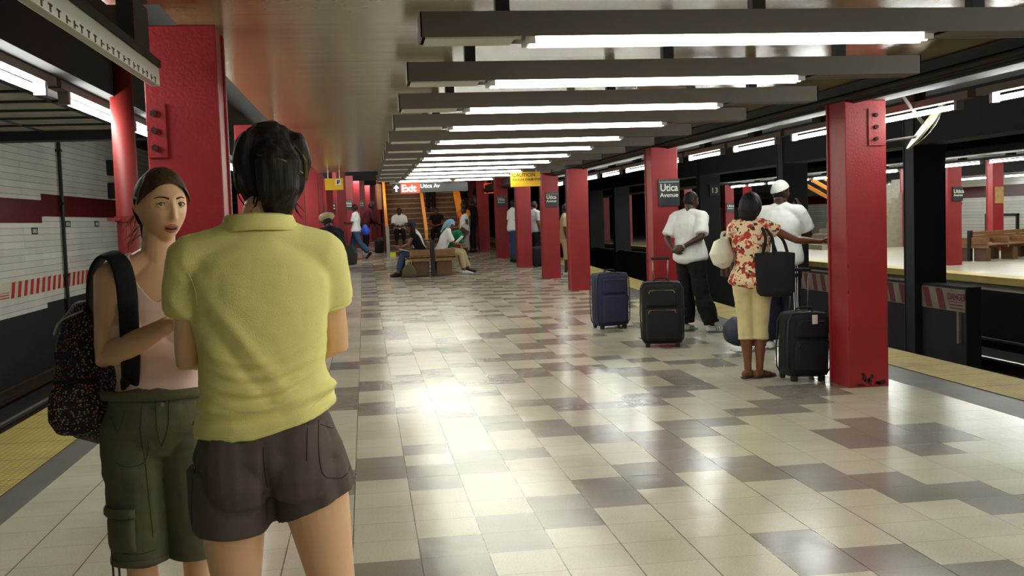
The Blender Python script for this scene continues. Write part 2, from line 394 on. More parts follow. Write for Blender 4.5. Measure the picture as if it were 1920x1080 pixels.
# ---- rails
def rails(x, name, z=-1.05):
    bm = new_bm(); box(bm, x-.035, x+.035, -4, 90, z-.04, z, 1); box(bm, x-.01, x+.01, -4, 90, z-.14, z-.04, 0); box(bm, x-.07, x+.07, -4, 90, z-.17, z-.13, 0)
    return bm
for i, (x, l) in enumerate(((-3.55, 'running rail beside the left platform edge'), (-5.0, 'running rail beside the white tiled left wall'),
    (6.3, 'running rail below the right platform edge'), (7.75, 'running rail beside the dark partition between the tracks'),
    (10.1, 'running rail just beyond the dark partition'), (11.55, 'running rail below the opposite platform edge'))):
    tag(obj('rail', rails(x, 'rail'), [M['rust'], M['railtop']]), l, 'rail')
tag(obj('third_rail', rails(-5.7, 'r', -.93), [M['rust'], M['rust']]), 'raised power rail running close along the white tiled left wall', 'rail')
tag(obj('third_rail', rails(8.3, 'r', -.93), [M['rust'], M['rust']]), 'raised power rail along the dark partition, right of the platform', 'rail')
# ================================================================== pillars
def pillar_mesh(w, d, h, z0=0):
    bm = new_bm()
    box(bm, -w/2, w/2, -d/2, -d/2+.03, z0, h, 0, .006); box(bm, -w/2, w/2, d/2-.03, d/2, z0, h, 0, .006)
    box(bm, -w/2+.014, w/2-.014, -d/2+.02, d/2-.02, z0, h)
    box(bm, -w/2-.004, w/2+.004, -d/2-.004, d/2+.004, z0, z0+.03)
    return bm
def pillar(x, y, label, w=.355, d=.37, top=3.1, group=None, base=None, mt='red', name='red_pillar', sink=.04):
    z = ramp(y) if base is None else base
    t = thing(name, label, 'pillar', (x, y, z), group)
    o = obj('shaft', pillar_mesh(w, d, top-z, -sink), M[mt]); o.parent = t
    return t
def bolt_plate(t, x, y, z0, z1, x0, x1):
    bm = new_bm(); box(bm, x0, x1, y-.014, y, z0, z1)
    pl = obj('splice_plate', bm, M['red'], t)
    for k in range(3):
        zz = z0+(z1-z0)*(.18+.32*k)
        bm = new_bm(); cyl(bm, ((x0+x1)/2-.01, y-.014, zz), ((x0+x1)/2-.01, y-.034, zz), .017, 6); obj('bolt', bm, M['red_dark'], pl)
for x, y in ((-1.07, 24.3), (-1.0, 29.5), (-.74, 34.8), (-.32, 40.4), (.1, 45.8), (.58, 51.3), (1.0, 56.6)): pillar(x, y, 'plain red pillar without a sign, one of the far left row', top=3.3, group='plain pillars of the far left row')
P1 = pillar(4.10, 8.53, 'red pillar nearest the right platform edge that the woman leans on, paint chipped at its foot', top=2.37)
bolt_plate(P1, 4.1, 8.345, 2.0, 2.3, 4.12, 4.265)
bm = new_bm()
rnd = random.Random(4)
def splat(bm, cx, cz, rx, rz, y):
    c = bm.verts.new((cx, y, cz)); vs = []
    for k in range(18):
        a = 2*math.pi*k/18; r = .65+.5*rnd.random(); vs.append(bm.verts.new((cx+rx*r*math.cos(a), y, max(.012, cz+rz*r*math.sin(a)))))
    for k in range(18): bm.faces.new((c, vs[k], vs[(k+1) % 18]))
for cx, cz, rx, rz in ((4.03, .02, .045, .012), (4.06, .08, .02, .03), (4.085, .055, .028, .022), (4.11, .05, .015, .04), (4.13, .09, .018, .02), (4.21, .035, .055, .025), (4.18, .03, .03, .014), (4.05, .115, .016, .014)):
    splat(bm, cx, cz, rx, rz, 8.3395)
for cz in (.5, 1.02, .8): splat(bm, 3.93, cz, .004, .02, 8.3395)
tp = obj('chipped_paint', bm, M['red_dark'], P1); tp['label'] = 'dark bare patches where red paint has flaked'
PR = [(13.95, 'red pillar carrying a station name sign, behind the standing man in the white tee'),
      (19.45, 'red pillar just left of the upright navy suitcase'), (22.45, 'red pillar with the second nearest station name sign of the right row'),
      (26.3, 'red pillar under the hanging yellow caution sign, beside the far man in a white tee'), (30.5, 'red pillar with a small name sign, directly left of the far man in a white tee'),
      (35.3, 'red pillar under the small orange sign, right of the stairs'), (38.6, 'red pillar with a tiny name sign, just right of the right stair rail'),
      (42.6, 'farthest red pillar with a tiny name sign beside the right stair rail')]
for y, l in PR: pillar(3.95 if y < 15 else 3.9, y, l, top=2.37 if y < 20.5 else 3.32)
PL = [(-.86, 5.62, 'wide dark red pillar rising behind the woman in the pink tank top'), (-1.04, 10.9, 'dark red pillar mostly hidden behind the dark-haired head'),
      (-1.05, 16.3, 'second dark red pillar behind the dark-haired head, left row'), (-1.06, 21.6, 'red pillar of the left row just before the first left name sign'),
      (-1.08, 26.9, 'left row red pillar with the largest name sign and a pale notice'), (-.95, 32.1, 'left row red pillar with the second largest name sign'),
      (-.52, 37.6, 'left row red pillar with the third largest name sign, above the walking woman'), (-.12, 43.1, 'left row red pillar with the fourth largest name sign'),
      (.34, 48.6, 'left row red pillar with the fifth largest name sign'), (.82, 54.1, 'left row red pillar with the smallest name sign, beside the left stair rail')]
for x, y, l in PL: pillar(x, y, l, w=.355 if y > 6 else .35, d=.37 if y > 6 else .34, top=2.5 if y < 20 else 3.32)
bolt_plate([o for o in COL.objects if o.get('label', '').startswith('wide dark red')][0], -.95, 5.45, 1.86, 2.12, -1.03, -.94)
# black centre columns between the tracks
for k, y in enumerate((16.3, 21.7, 27.3, 32.4, 37.0, 41.2, 46.2)):
    pillar(9.0, y, ['thick black steel column behind the round mirror', 'black column just right of the man in the white cap', 'black column behind the man with hands behind his back',
        'black column hidden behind the red pillar with the near name sign', 'wide black column left of the near name sign pillar', 'narrow black column left of the wide black one', 'farthest thin black column between the tracks'][k],
        w=.55, d=.34, top=3.3, base=-1.2, mt='black', name='black_column', sink=.03)
# red pillars on the opposite platform
for k in range(9):
    y = 24.3+k*5.35
    pillar(14.1, y, 'red pillar of the opposite platform\'s near row, ' + ['with a name sign, right of the black column', 'second from the right edge', 'third from the right edge', 'fourth from the right edge', 'fifth from the right edge', 'sixth from the right edge', 'seventh from the right edge', 'eighth from the right edge', 'ninth from the right edge'][k], base=0, top=3.3)
for k in range(7):
    y = 30.6+k*5.35
    pillar(19.2, y, 'red pillar of the opposite platform\'s far row, ' + ['behind the bench, with a pale poster', 'second from the right edge', 'third from the right edge', 'fourth from the right edge', 'fifth from the right edge', 'sixth from the right edge', 'seventh from the right edge'][k], base=0, top=3.3)
# round red pipe standing left of the big left pillar
t = thing('red_standpipe', 'round glossy red standpipe between the tiled left wall and the wide red pillar', 'pipe', (-1.47, 7.0, 0))
M['red_gloss'] = mat('red_gloss_paint', (118, 24, 20), .6, var=.12, scale=5)
bm = new_bm(); cyl(bm, (-1.47, 7.0, -.03), (-1.47, 7.0, 2.62), .07, 24); obj('pipe', bm, M['red_gloss'], t, smooth=True)
bm = new_bm(); cyl(bm, (-1.47, 7.0, 1.565), (-1.47, 7.0, 1.60), .08, 24); box(bm, -1.58, -1.5, 6.92, 7.02, 1.572, 1.592); obj('clamp', bm, M['red_gloss'], t)

# ================================================================== station name signs
def name_sign(x, y, z, w, h, label, lettered=True, grp=None):
    t = thing('station_name_sign', label, 'sign', (x, y, z), grp)
    bm = new_bm(); box(bm, x-w/2, x+w/2, y-.012, y, z-h/2, z+h/2, 0, .002); obj('panel', bm, M['sign'], t)
    bm = new_bm(); box(bm, x-w*.46, x+w*.46, y-.0145, y-.012, z+h*.38, z+h*.395); obj('white_line', bm, M['white'], t)
    text('lettering', 'Utica', h*.37, M['white'], t, (x-w*.42, y-.0135, z+h*.06), bold=.018, squash=.86)
    text('lettering', 'Avenue', h*.225, M['white'], t, (x-w*.43, y-.0135, z-h*.16), bold=.015, squash=1.0)
    return t
name_sign(4.0, 13.76, 1.77, .29, .36, 'largest black Utica Avenue sign, on the pillar left of the standing man')
name_sign(3.93, 22.26, 1.86, .28, .31, 'black Utica Avenue sign on the pillar between the caution sign and the navy suitcase')
name_sign(3.9, 30.3, 1.99, .29, .30, 'small black Utica Avenue sign left of the far man in the white tee')
name_sign(3.9, 38.4, 2.15, .30, .32, 'tiny black Utica Avenue sign just left of the small orange sign')
name_sign(3.86, 42.4, 2.23, .30, .30, 'tiny black Utica Avenue sign touching the right stair rail')
for (x, y), z, l in zip([(a, b) for a, b, _ in PL[4:]], (1.81, 2.0, 2.14, 2.24, 2.32, 2.42), ('largest black Utica Avenue sign of the left row, above the pale notice', 'second largest black Utica Avenue sign of the left row', 'third largest black Utica Avenue sign of the left row',
      'fourth largest black Utica Avenue sign of the left row', 'fifth largest black Utica Avenue sign of the left row', 'smallest black Utica Avenue sign of the left row')):
    name_sign(x-.02, y-.187, z, .29, .36, l)
t = thing('posted_notice', 'pale paper notice posted below the largest left name sign', 'notice', (-1.1, 26.7, 1.4))
bm = new_bm(); box(bm, -1.24, -.98, 26.69, 26.713, 1.2, 1.66); obj('sheet', bm, mat('notice_paper', (220, 200, 160), .7), t)
bm = new_bm(); box(bm, -1.24, -.98, 26.68, 26.69, 1.6, 1.66); obj('header_band', bm, mat('notice_header', (150, 150, 165), .7), t)
# signs on the opposite platform
def far_sign(x, y, z, w, h, label):
    t = thing('station_name_sign', label, 'sign', (x, y, z))
    bm = new_bm(); box(bm, x-w/2, x+w/2, y-.03, y, z-h/2, z+h/2); obj('panel', bm, M['sign'], t)
    text('lettering', 'Utica', h*.37, M['white'], t, (x-w*.43, y-.033, z+h*.06), bold=.018); text('lettering', 'Avenue', h*.225, M['white'], t, (x-w*.43, y-.033, z-h*.16), bold=.015)
far_sign(14.16, 24.11, 1.72, .26, .34, 'black Utica Avenue sign on the opposite platform pillar, right side')
far_sign(14.12, 40.16, 1.62, .30, .36, 'black Utica Avenue sign on a distant opposite pillar')
t = thing('column_number_plate', 'small black numbered plate on the black column behind the man with clasped hands', 'sign', (9.1, 27.1, 2.06))
bm = new_bm(); box(bm, 8.98, 9.26, 27.1, 27.13, 1.9, 2.2); obj('panel', bm, M['sign'], t); text('lettering', '13', .2, M['white'], t, (9.01, 27.097, 1.98), bold=.01)
t = thing('framed_poster', 'tan poster hanging on the opposite platform pillar behind the bench', 'poster', (19.2, 30.3, 1.7))
bm = new_bm(); box(bm, 19.08, 19.36, 30.38, 30.413, 1.45, 1.95); obj('sheet', bm, mat('poster_tan', (176, 136, 80), .6, var=.2, scale=8), t)
# ================================================================== hanging signs
t = thing('exit_sign', 'long hanging exit sign with white arrow and red Exit panel above the bench', 'sign', (1.15, 20.4, 2.1))
Y = 20.4; z0, z1 = 2.05, 2.225
bm = new_bm(); box(bm, .55, 1.98, Y, Y+.1, z0, z1); obj('panel', bm, M['sign'], t)
M['exit_red'] = mat('exit_red', (226, 74, 40), .45); M['exit_red'].node_tree.nodes['Principled BSDF'].inputs['Emission Color'].default_value = (.8, .08, .02, 1); M['exit_red'].node_tree.nodes['Principled BSDF'].inputs['Emission Strength'].default_value = .5
M['lit_white'] = glow('lit_white_letter', (1, 1, .95), 1.0)
bm = new_bm(); box(bm, .70, 1.065, Y-.006, Y, z0-.008, z1+.004); obj('red_panel', bm, M['exit_red'], t)
text('lettering', 'Exit', .185, M['lit_white'], t, (.715, Y-.008, z0+.022), bold=.03, squash=.98)
text('lettering', 'Utica Av', .105, M['lit_white'], t, (1.075, Y-.004, z0+.085), bold=.02)
bm = new_bm(); cxx = .622
vs = [(cxx-.055, z0+.09), (cxx, z0+.155), (cxx+.055, z0+.09), (cxx+.03, z0+.082), (cxx+.016, z0+.1), (cxx+.016, z0+.02), (cxx-.016, z0+.02), (cxx-.016, z0+.1), (cxx-.03, z0+.082)]
bm.faces.new([bm.verts.new((a, Y-.003, b)) for a, b in vs]); r = bmesh.ops.extrude_face_region(bm, geom=bm.faces[:]); bmesh.ops.translate(bm, verts=[v for v in r['geom'] if isinstance(v, bmesh.types.BMVert)], vec=(0, .003, 0))
obj('arrow', bm, M['lit_white'], t)
bm = new_bm(); box(bm, .5, 1.5, Y+.02, Y+.08, z1, z1+.03); cyl(bm, (.7, Y+.05, z1), (.7, Y+.05, 2.52), .012, 8); cyl(bm, (1.8, Y+.05, z1), (1.8, Y+.05, 2.52), .012, 8); obj('hanger', bm, M['steel'], t)
def hang(name, label, x0, x1, y, z0, z1, mt, ztop):
    t = thing(name, label, 'sign', ((x0+x1)/2, y, z0))
    bm = new_bm(); box(bm, x0, x1, y, y+.03, z0, z1, 0, .003); obj('panel', bm, M[mt], t)
    for xh in (x0+.06, x1-.06):
        bm = new_bm(); cyl(bm, (xh, y+.015, z1-.01), (xh, y+.015, ztop), .008, 8); obj('hanger', bm, M['steel'], t)
    return t
t = hang('caution_sign', 'hanging yellow caution sign with two lines of black writing', 2.34, 2.82, 17.0, 2.0, 2.235, 'yellow_sign', 2.5)
M['black_ink'] = mat('black_ink', (40, 30, 16), .6)
text('lettering', 'CAUTION', .082, M['black_ink'], t, (2.37, 16.998, 2.158), bold=.012); text('lettering', 'WATCH YOUR STEP', .052, M['black_ink'], t, (2.36, 16.998, 2.095), bold=.01)
t = hang('warning_sign', 'hanging yellow sign with a small black and white symbol, left of the lights', -.69, -.36, 20.0, 2.13, 2.345, 'yellow_sign', 2.5)
bm = new_bm(); box(bm, -.50, -.40, 19.994, 20.0, 2.22, 2.325); obj('symbol_patch', bm, M['white'], t)
bm = new_bm(); cyl(bm, (-.46, 19.99, 2.30), (-.46, 19.994, 2.30), .014, 12); box(bm, -.475, -.445, 19.99, 19.994, 2.235, 2.285); box(bm, -.44, -.42, 19.99, 19.994, 2.26, 2.31); obj('symbol', bm, M['black_ink'], t)
t = hang('direction_sign', 'small orange sign with a white patch on the far right pillar', 3.92, 4.24, 34.9, 2.33, 2.67, 'exit_red', 2.98)
bm = new_bm(); box(bm, 3.98, 4.15, 34.88, 34.9, 2.44, 2.62); obj('symbol_patch', bm, M['white'], t)

# ================================================================== ceiling lights over the platform
def fixture(x0, x1, y, z, ztop, tubes, label, parts=True, grp=None):
    """grey trough hung across the platform; TUBES = [(xa, xb)]"""
    t = thing('ceiling_light', label, 'ceiling light', (x0, y, z), grp)
    bm = new_bm(); d = .10
    box(bm, x0, x1, y-d, y-d+.006, z+.012, ztop-.006); box(bm, x0, x1, y+d-.006, y+d, z+.012, ztop-.006); box(bm, x0, x1, y-d, y+d, ztop-.006, ztop)
    box(bm, x0, x0+.006, y-d, y+d, z+.012, ztop); box(bm, x1-.006, x1, y-d, y+d, z+.012, ztop)
    box(bm, tubes[-1][1]+.09, x1-.006, y-d+.006, y+d-.006, z+.016, z+.02)
    obj('housing', bm, M['housing'], t)
    bm = new_bm(); box(bm, x0+.02, tubes[0][0]-.07, y-d+.01, y+d-.008, z+.004, z+.012); obj('cover_plate', bm, M['whiteplate'], t)
    bm = new_bm(); box(bm, tubes[0][0]-.06, tubes[-1][1]+.08, y-d+.006, y+d-.006, z+.03, z+.034); obj('reflector', bm, M['whiteplate'], t)
    for a, b in tubes:
        bm = new_bm(); cyl(bm, (a, y-.029, z+.004), (b, y-.029, z+.004), .021, 14); cyl(bm, (a, y+.029, z+.004), (b, y+.029, z+.004), .021, 14)
        obj('tube', bm, M['tube'], t, smooth=False)
        for e in (a, b):
            bm = new_bm(); box(bm, e-.022, e+.022, y-.055, y+.055, z-.012, z+.034); obj('lamp_holder', bm, M['steel'], t)
    for xx in (x0+.35, (x0+x1)/2, x1-.45):
        bm = new_bm(); box(bm, xx-.03, xx+.03, y-.03, y+.03, ztop, 2.502); obj('bracket', bm, M['black'], t)
    return t
FY = (4.53, 5.92, 7.33, 8.74, 10.25, 11.6, 12.93, 14.25, 15.55, 16.87, 18.25, 19.85)
FN = ('nearest and largest of the row', 'second nearest of the row', 'third nearest of the row', 'fourth nearest of the row', 'fifth nearest of the row', 'sixth nearest of the row', 'seventh nearest of the row', 'eighth nearest of the row',
      'ninth nearest of the row', 'tenth nearest of the row', 'eleventh nearest of the row', 'farthest, with two short tubes above the exit sign')
for k, y in enumerate(FY):
    fixture(.26, 3.2 if k < 11 else 2.9, y, 2.245, 2.36, [(.72, 2.5)] if k < 11 else [(.66, 1.62), (1.68, 2.4)], 'long grey ceiling light over the platform, '+FN[k])
for k, y in enumerate((3.12, 1.72, .32, -1.08, -2.48)):
    fixture(.26, 3.2, y, 2.245, 2.36, [(.72, 2.5)], 'long grey ceiling light behind the viewer, %s overhead' % ('first', 'second', 'third', 'fourth', 'fifth')[k], grp='ceiling lights behind the viewer')
for k, y in enumerate((22.6, 25.0, 27.4, 29.8, 32.2)):
    t = thing('ceiling_light', 'long tube light under the raised far ceiling, %s of five' % ('nearest', 'second', 'third', 'fourth', 'farthest')[k], 'ceiling light', (.4, y, 3.2), 'lights under the raised far ceiling')
    bm = new_bm(); box(bm, .3, 3.1, y-.1, y+.1, 3.24, 3.345); obj('housing', bm, M['housing'], t)
    bm = new_bm(); cyl(bm, (.4, y, 3.21), (3.0, y, 3.21), .04, 12); obj('tube', bm, M['tube'], t)
for k, (x0, y) in enumerate(((-.8, 30.6), (-.7, 35.6), (-.5, 40.), (-.2, 45.), (.1, 50.))):  # added fill lights; a black baffle hides each tube from the camera
    t = thing('ceiling_light', 'added baffled fill light over the left stairs walkway, %s of five' % ('nearest', 'second', 'third', 'fourth', 'farthest')[k], 'ceiling light', (x0, y, 3.1), 'added baffled fill lights beside the stairs')
    bm = new_bm(); box(bm, x0, .5, y-.08, y-.06, 3.06, 3.345); box(bm, x0, .5, y-.08, y+.12, 3.33, 3.345); obj('housing', bm, M['black'], t)
    bm = new_bm(); cyl(bm, (x0+.05, y, 3.2), (.45, y, 3.2), .045, 12); obj('tube', bm, M['edgetube'], t)
    for e in (x0+.05, .45):
        bm = new_bm(); box(bm, e-.02, e+.02, y-.06, y+.03, 3.17, 3.335); obj('lamp_holder', bm, M['steel'], t)
def edge_tube(x, y0, y1, z, label, grp, mt='edgetube', hx=.035):
    t = thing('edge_light', label, 'ceiling light', (x, y0, z), grp)
    bm = new_bm(); box(bm, x-hx, x+hx, y0-.2, y1+.2, z+.045, z+.10); obj('housing', bm, M['housing'], t)
    bm = new_bm(); cyl(bm, (x, y0, z), (x, y1, z), .019, 12); obj('tube', bm, M[mt], t)
    for e in (y0-.02, y1+.02):
        bm = new_bm(); box(bm, x-.03, x+.03, e-.02, e+.02, z-.025, z+.045); obj('lamp_holder', bm, M['steel'], t)
    bm = new_bm(); box(bm, x-.05, x+.05, (y0+y1)/2-.1, (y0+y1)/2+.1, z+.10, z+.30); obj('bracket', bm, M['soot2'], t)
names = ['nearest', 'second nearest', 'third nearest', 'fourth nearest', 'fifth nearest', 'sixth nearest', 'seventh nearest', 'eighth nearest', 'ninth nearest', 'tenth nearest', 'eleventh nearest', 'twelfth nearest', 'thirteenth nearest', 'fourteenth nearest']
for k in range(12):
    y = 5.88+k*1.81
    edge_tube(4.52, y, y+1.3, 2.24, 'slim lit tube hanging along the right platform edge, %s of its line' % names[k], 'tubes along the right platform edge')
for k in range(13):
    y = 4.6+k*1.76
    edge_tube(-1.64, y, y+1.27, 2.25, 'slim lit tube hanging along the left platform edge, %s of its line' % names[k], 'tubes along the left platform edge')
for k in range(10):
    y = 18.7+k*1.7
    edge_tube(12.5, y, y+1.35, 2.3, 'slim lit tube along the opposite platform edge, %s of its line' % names[k], 'tubes along the opposite platform edge')
for k in range(6):
    y = 28+k*2.6
    edge_tube(20.6, y, y+1.6, 2.3, 'slim lit tube beyond the opposite platform, %s of its line' % names[k], 'tubes beyond the opposite platform')
for k in range(4):
    edge_tube(4.52, 5.88-(k+1)*1.81, 5.88-(k+1)*1.81+1.3, 2.24, 'slim lit tube along the right platform edge behind the viewer, %s back' % ['first', 'second', 'third', 'fourth'][k], 'edge tubes behind the viewer, right')
for k in range(9):
    y = 19+k*4.
    t = thing('ceiling_light', 'tube light over the middle of the opposite platform, %s from the right' % ['first', 'second', 'third', 'fourth', 'fifth', 'sixth', 'seventh', 'eighth', 'ninth'][k], 'ceiling light', (15.2, y, 2.8), 'lights over the opposite platform')
    bm = new_bm(); box(bm, 15.1, 18.4, y-.1, y+.1, 2.83, 2.905); obj('housing', bm, M['housing'], t)
    bm = new_bm(); cyl(bm, (15.2, y, 2.80), (18.3, y, 2.80), .035, 12); obj('tube', bm, M['edgetube'], t)
# two bare yellow bulbs far down the tracks
M['bulb'] = glow('warm_bulb', (1, .85, .45), 14)
for x, y, l in ((9.6, 40.6, 'bare warm bulb glowing under a grey box between the black columns'), (10.6, 41.0, 'bare round warm bulb just left of the near name sign pillar')):
    z = 2.9
    t = thing('bare_bulb', l, 'lamp', (x, y, z)); bm = new_bm(); bmesh.ops.create_uvsphere(bm, u_segments=16, v_segments=10, radius=.10, matrix=Matrix.Translation((x, y, z))); obj('bulb', bm, M['bulb'], t, smooth=True)
    bm = new_bm(); cyl(bm, (x, y, z+.08), (x, y, 3.32), .03, 8)
    if x < 10: box(bm, x-.2, x+.2, y-.1, y+.1, z+.1, z+.4)
    obj('socket', bm, M['steel'], t)

# ================================================================== left side: box sign, wall details
t = thing('hanging_sign_board', 'long white board with small black marks hanging above the left platform edge', 'sign', (-.94, 4.0, 2.18))
bm = new_bm(); box(bm, -.965, -.925, 2.2, 5.25, 2.18, 2.265, 0, .004); obj('board', bm, M['whiteplate'], t)
bm = new_bm(); box(bm, -.985, -.915, 2.2, 5.25, 2.265, 2.30, 0, .003); obj('top_channel', bm, M['soot2'], t)
yy = 2.55
for ch in 'FITTHHFTHTTTHFTITHFTTHTHTFTHT':
    bm = new_bm(); box(bm, -.925, -.9235, yy, yy+.016, 2.183, 2.208)
    if ch in 'FH': box(bm, -.925, -.9235, yy, yy+.05, 2.194, 2.199)
    if ch in 'TI': box(bm, -.925, -.9235, yy-.015, yy+.03, 2.203, 2.209)
    obj('black_mark', bm, M['black'], t); yy += .092
for y in (2.6, 4.75):
    bm = new_bm(); box(bm, -1.0, -.93, y, y+.32, 2.29, 2.502); obj('hanger', bm, M['black'], t)
t = thing('cable_pipe', 'thin black pipe running down the white tiled left wall', 'pipe', (-6.24, 23.4, .1))
bm = new_bm(); cyl(bm, (-6.24, 23.45, -.4), (-6.24, 23.45, 3.9), .04, 10); obj('pipe', bm, M['black'], t)
for z in (.6, 2.1, 3.2):
    bm = new_bm(); box(bm, -6.3, -6.19, 23.39, 23.51, z, z+.05); obj('clip', bm, M['black'], t)
for z0, z1, l in ((2.9, 3.28, 'upper of two small black boxes on the tiled left wall'), (2.32, 2.72, 'lower of two small black boxes on the tiled left wall')):
    t = thing('wall_box', l, 'junction box', (-6.24, 27.95, z0)); bm = new_bm(); box(bm, -6.3, -6.15, 27.8, 28.1, z0, z1, 0, .02); obj('case', bm, M['black'], t)
    bm = new_bm(); box(bm, -6.15, -6.14, 27.86, 28.04, z0+.05, z1-.05); obj('cover', bm, M['soot2'], t)
for k, (y, z, l) in enumerate(((21.65, 1.57, 'leftmost of the small black name plates on the tiled left wall'), (24.0, 1.70, 'second small black name plate from the left on the tiled left wall'), (26.5, 1.70, 'third small black name plate from the left, beside the red standpipe'))):
    t = thing('name_plate', l, 'sign', (-6.28, y, z)); w = .36
    bm = new_bm(); box(bm, -6.3, -6.285, y-w/2, y+w/2, z-.065, z+.065); obj('panel', bm, M['black'], t)
    text('lettering', 'UTICA', .105, M['white'], t, (-6.283, y-w*.44, z-.04), xdir=(0, 1, 0), bold=.01, squash=.95)
def danger(x, y0, y1, z0, z1, label, n, dirx=1, lean=.12, plate=1.1, side=-1, mtl=None):
    """striped warning board on the wall x; stripes run from y0 to y1, writing at the near end"""
    t = thing('danger_board', label, 'sign', (x, y0, z0)); s = .012*dirx
    bm = new_bm(); box(bm, min(x, x+s), max(x, x+s), y0-plate, y1, z0, z1); obj('board', bm, mtl[0], t)
    bm = new_bm(); x2 = x+s*1.3; w = (y1-y0)/n
    for k in range(n):
        a = y0+k*w; quad(bm, (x2, a, z0+.012), (x2, a+w*.48, z0+.012), (x2, a+w*.48+lean, z1-.012), (x2, a+lean, z1-.012))
    obj('red_stripes', bm, mtl[1], t)
    h = z1-z0
    if dirx > 0: text('lettering', 'DANGER', h*.42, mtl[1], t, (x2, y0-plate+.04, z0+h*.50), xdir=(0, 1, 0), bold=.02, squash=.9)
    else: text('lettering', 'DANGER', h*.42, mtl[1], t, (x2, y0-.04, z0+h*.50), xdir=(0, -1, 0), bold=.02, squash=.9)
    bm = new_bm()
    box(bm, x2-.001, x2+.001, y0-plate+.04, y0-.06, z0+h*.40, z0+h*.43)
    box(bm, x2-.001, x2+.001, y0-plate+.04, y0-.1, z0+h*.25, z0+h*.31); box(bm, x2-.001, x2+.001, y0-plate+.04, y0-.1, z0+h*.1, z0+h*.16)
    obj('red_lines', bm, mtl[1], t)
M['cream_board'] = mat('cream_board', (200, 196, 168), .45); M['board_red'] = mat('board_red', (190, 40, 52), .45)
danger(-6.3, 20.0, 31.0, .36, .67, 'red and white striped danger board on the tiled left wall', 30, mtl=(M['cream_board'], M['board_red']))
M['cream_board2'] = mat('grimy_board', (118, 108, 90), .8, var=.4, scale=3); M['board_red2'] = mat('grimy_red', (92, 30, 36), .8)
danger(8.86, 15.4, 26.0, -.14, .2, 'grimy red and white striped danger board on the dark partition', 27, dirx=-1, plate=.52, mtl=(M['cream_board2'], M['board_red2']))
t = tag(obj('marker_post', (lambda b: (box(b, 8.82, 8.86, 15.0, 15.06, -.62, -.14), b)[1])(new_bm()), M['cream_board2']), 'short pale marker post below the end of the grimy striped board', 'post')
# details on the opposite wall
for y, l in ((33.0, 'small dark name plate on the opposite white wall, right of the far pillar'), (41.2, 'small dark name plate on the opposite white wall, above the bench'), (45.9, 'small dark name plate on the opposite white wall, beside the black column')):
    t = thing('name_plate', l, 'sign', (24.19, y, 1.45)); bm = new_bm(); box(bm, 24.17, 24.2, y-.35, y+.35, 1.40, 1.54); obj('panel', bm, M['black'], t)
t = thing('wall_door_frame', 'dark framed opening in the opposite white wall, left of the far pillar', 'door frame', (24.15, 37.9, 0))
bm = new_bm(); box(bm, 24.1, 24.2, 37.0, 37.08, -.1, 1.0); box(bm, 24.1, 24.2, 39.0, 39.08, -.1, 1.0); box(bm, 24.1, 24.2, 37.0, 39.08, .96, 1.04); obj('frame', bm, M['black'], t)

# ================================================================== convex mirror
t = thing('convex_mirror', 'round convex mirror with a dark rim hung beside the nearest right pillar', 'mirror', (4.66, 8.4, 2.15))
nrm = Vector((.74, -.26, -.60)).normalized(); q = nrm.to_track_quat('Z', 'Y').to_matrix().to_4x4(); mc = Vector((4.66, 8.4, 2.15))
bm = new_bm(); prev = None; R0 = .225
for i in range(9):
    a = i/8; r = R0*math.sin(a*math.pi/2); h = .055*(1-(r/R0)**2)
    ring = [bm.verts.new(mc+q.to_3x3() @ Vector((r*math.cos(2*math.pi*k/32), r*math.sin(2*math.pi*k/32), h))) for k in range(32)] if i else [bm.verts.new(mc+q.to_3x3() @ Vector((0, 0, h)))]
    if i == 1:
        for k in range(32): bm.faces.new((prev[0], ring[k], ring[(k+1) % 32]))
    elif i > 1:
        for k in range(32): bm.faces.new((prev[k], ring[k], ring[(k+1) % 32], prev[(k+1) % 32]))
    prev = ring
obj('mirror_face', bm, mat('mirror_glass', (190, 190, 185), .08, metal=1.), t, smooth=True)
bm = new_bm(); g = cyl(bm, (0, 0, -.012), (0, 0, .006), R0+.012, 32); bmesh.ops.transform(bm, matrix=Matrix.Translation(mc) @ q, verts=bm.verts); obj('rim', bm, mat('mirror_rim', (120, 110, 90), .5), t)
bm = new_bm(); cyl(bm, (4.27, 8.44, 2.03), tuple(mc+Vector((-.05, .02, -.08))), .012, 8); cyl(bm, (4.32, 8.2, 2.42), tuple(mc+Vector((-.03, 0, .03))), .016, 8); obj('bracket', bm, M['soot2'], t)

# ================================================================== benches
def bench(x, y, z, label, L=2.2, rot=0.):
    """wooden bench with seats on both sides of a middle backrest, seen end on; long axis along y"""
    t = thing('platform_bench', label, 'bench', (x, y, z))
    def P(bm, name, m):
        o = obj(name, bm, m); o.parent = t; return o
    for s in (-1, 1):
        bm = new_bm()
        for k in range(4): box(bm, *sorted((s*(.08+k*.115), s*(.08+k*.115+.108))), 0, L, .40, .435, 0, .004)
        P(bm, 'seat', M['wood'])
        n = 4
        for k in range(n):
            yy = k*(L-.07)/(n-1)
            bm = new_bm()
            for j, (za, zb) in enumerate(((.33, .455), (.46, .60))): box(bm, *sorted((s*.055, s*.52)), yy, yy+.07, za, zb, 0, .006)
            P(bm, 'armrest_panel', M['wood'])
        for yy in (.06, L/2-.1, L-.26):
            bm = new_bm(); box(bm, *sorted((s*.09, s*.44)), yy, yy+.2, 0, .335, 0, .006); P(bm, 'support', M['wood_end'])
    bm = new_bm()
    for j in range(3): box(bm, -.03, .03, .08, L-.08, .46+j*.10, .55+j*.10, 0, .005)
    P(bm, 'backrest', M['wood'])
    for yy in (0, L-.07): 
        bm = new_bm(); box(bm, -.045, .045, yy-.02, yy+.09, .0, .78, 0, .006); P(bm, 'end_post', M['black'])
    if rot: t.rotation_euler.z = rot
    return t
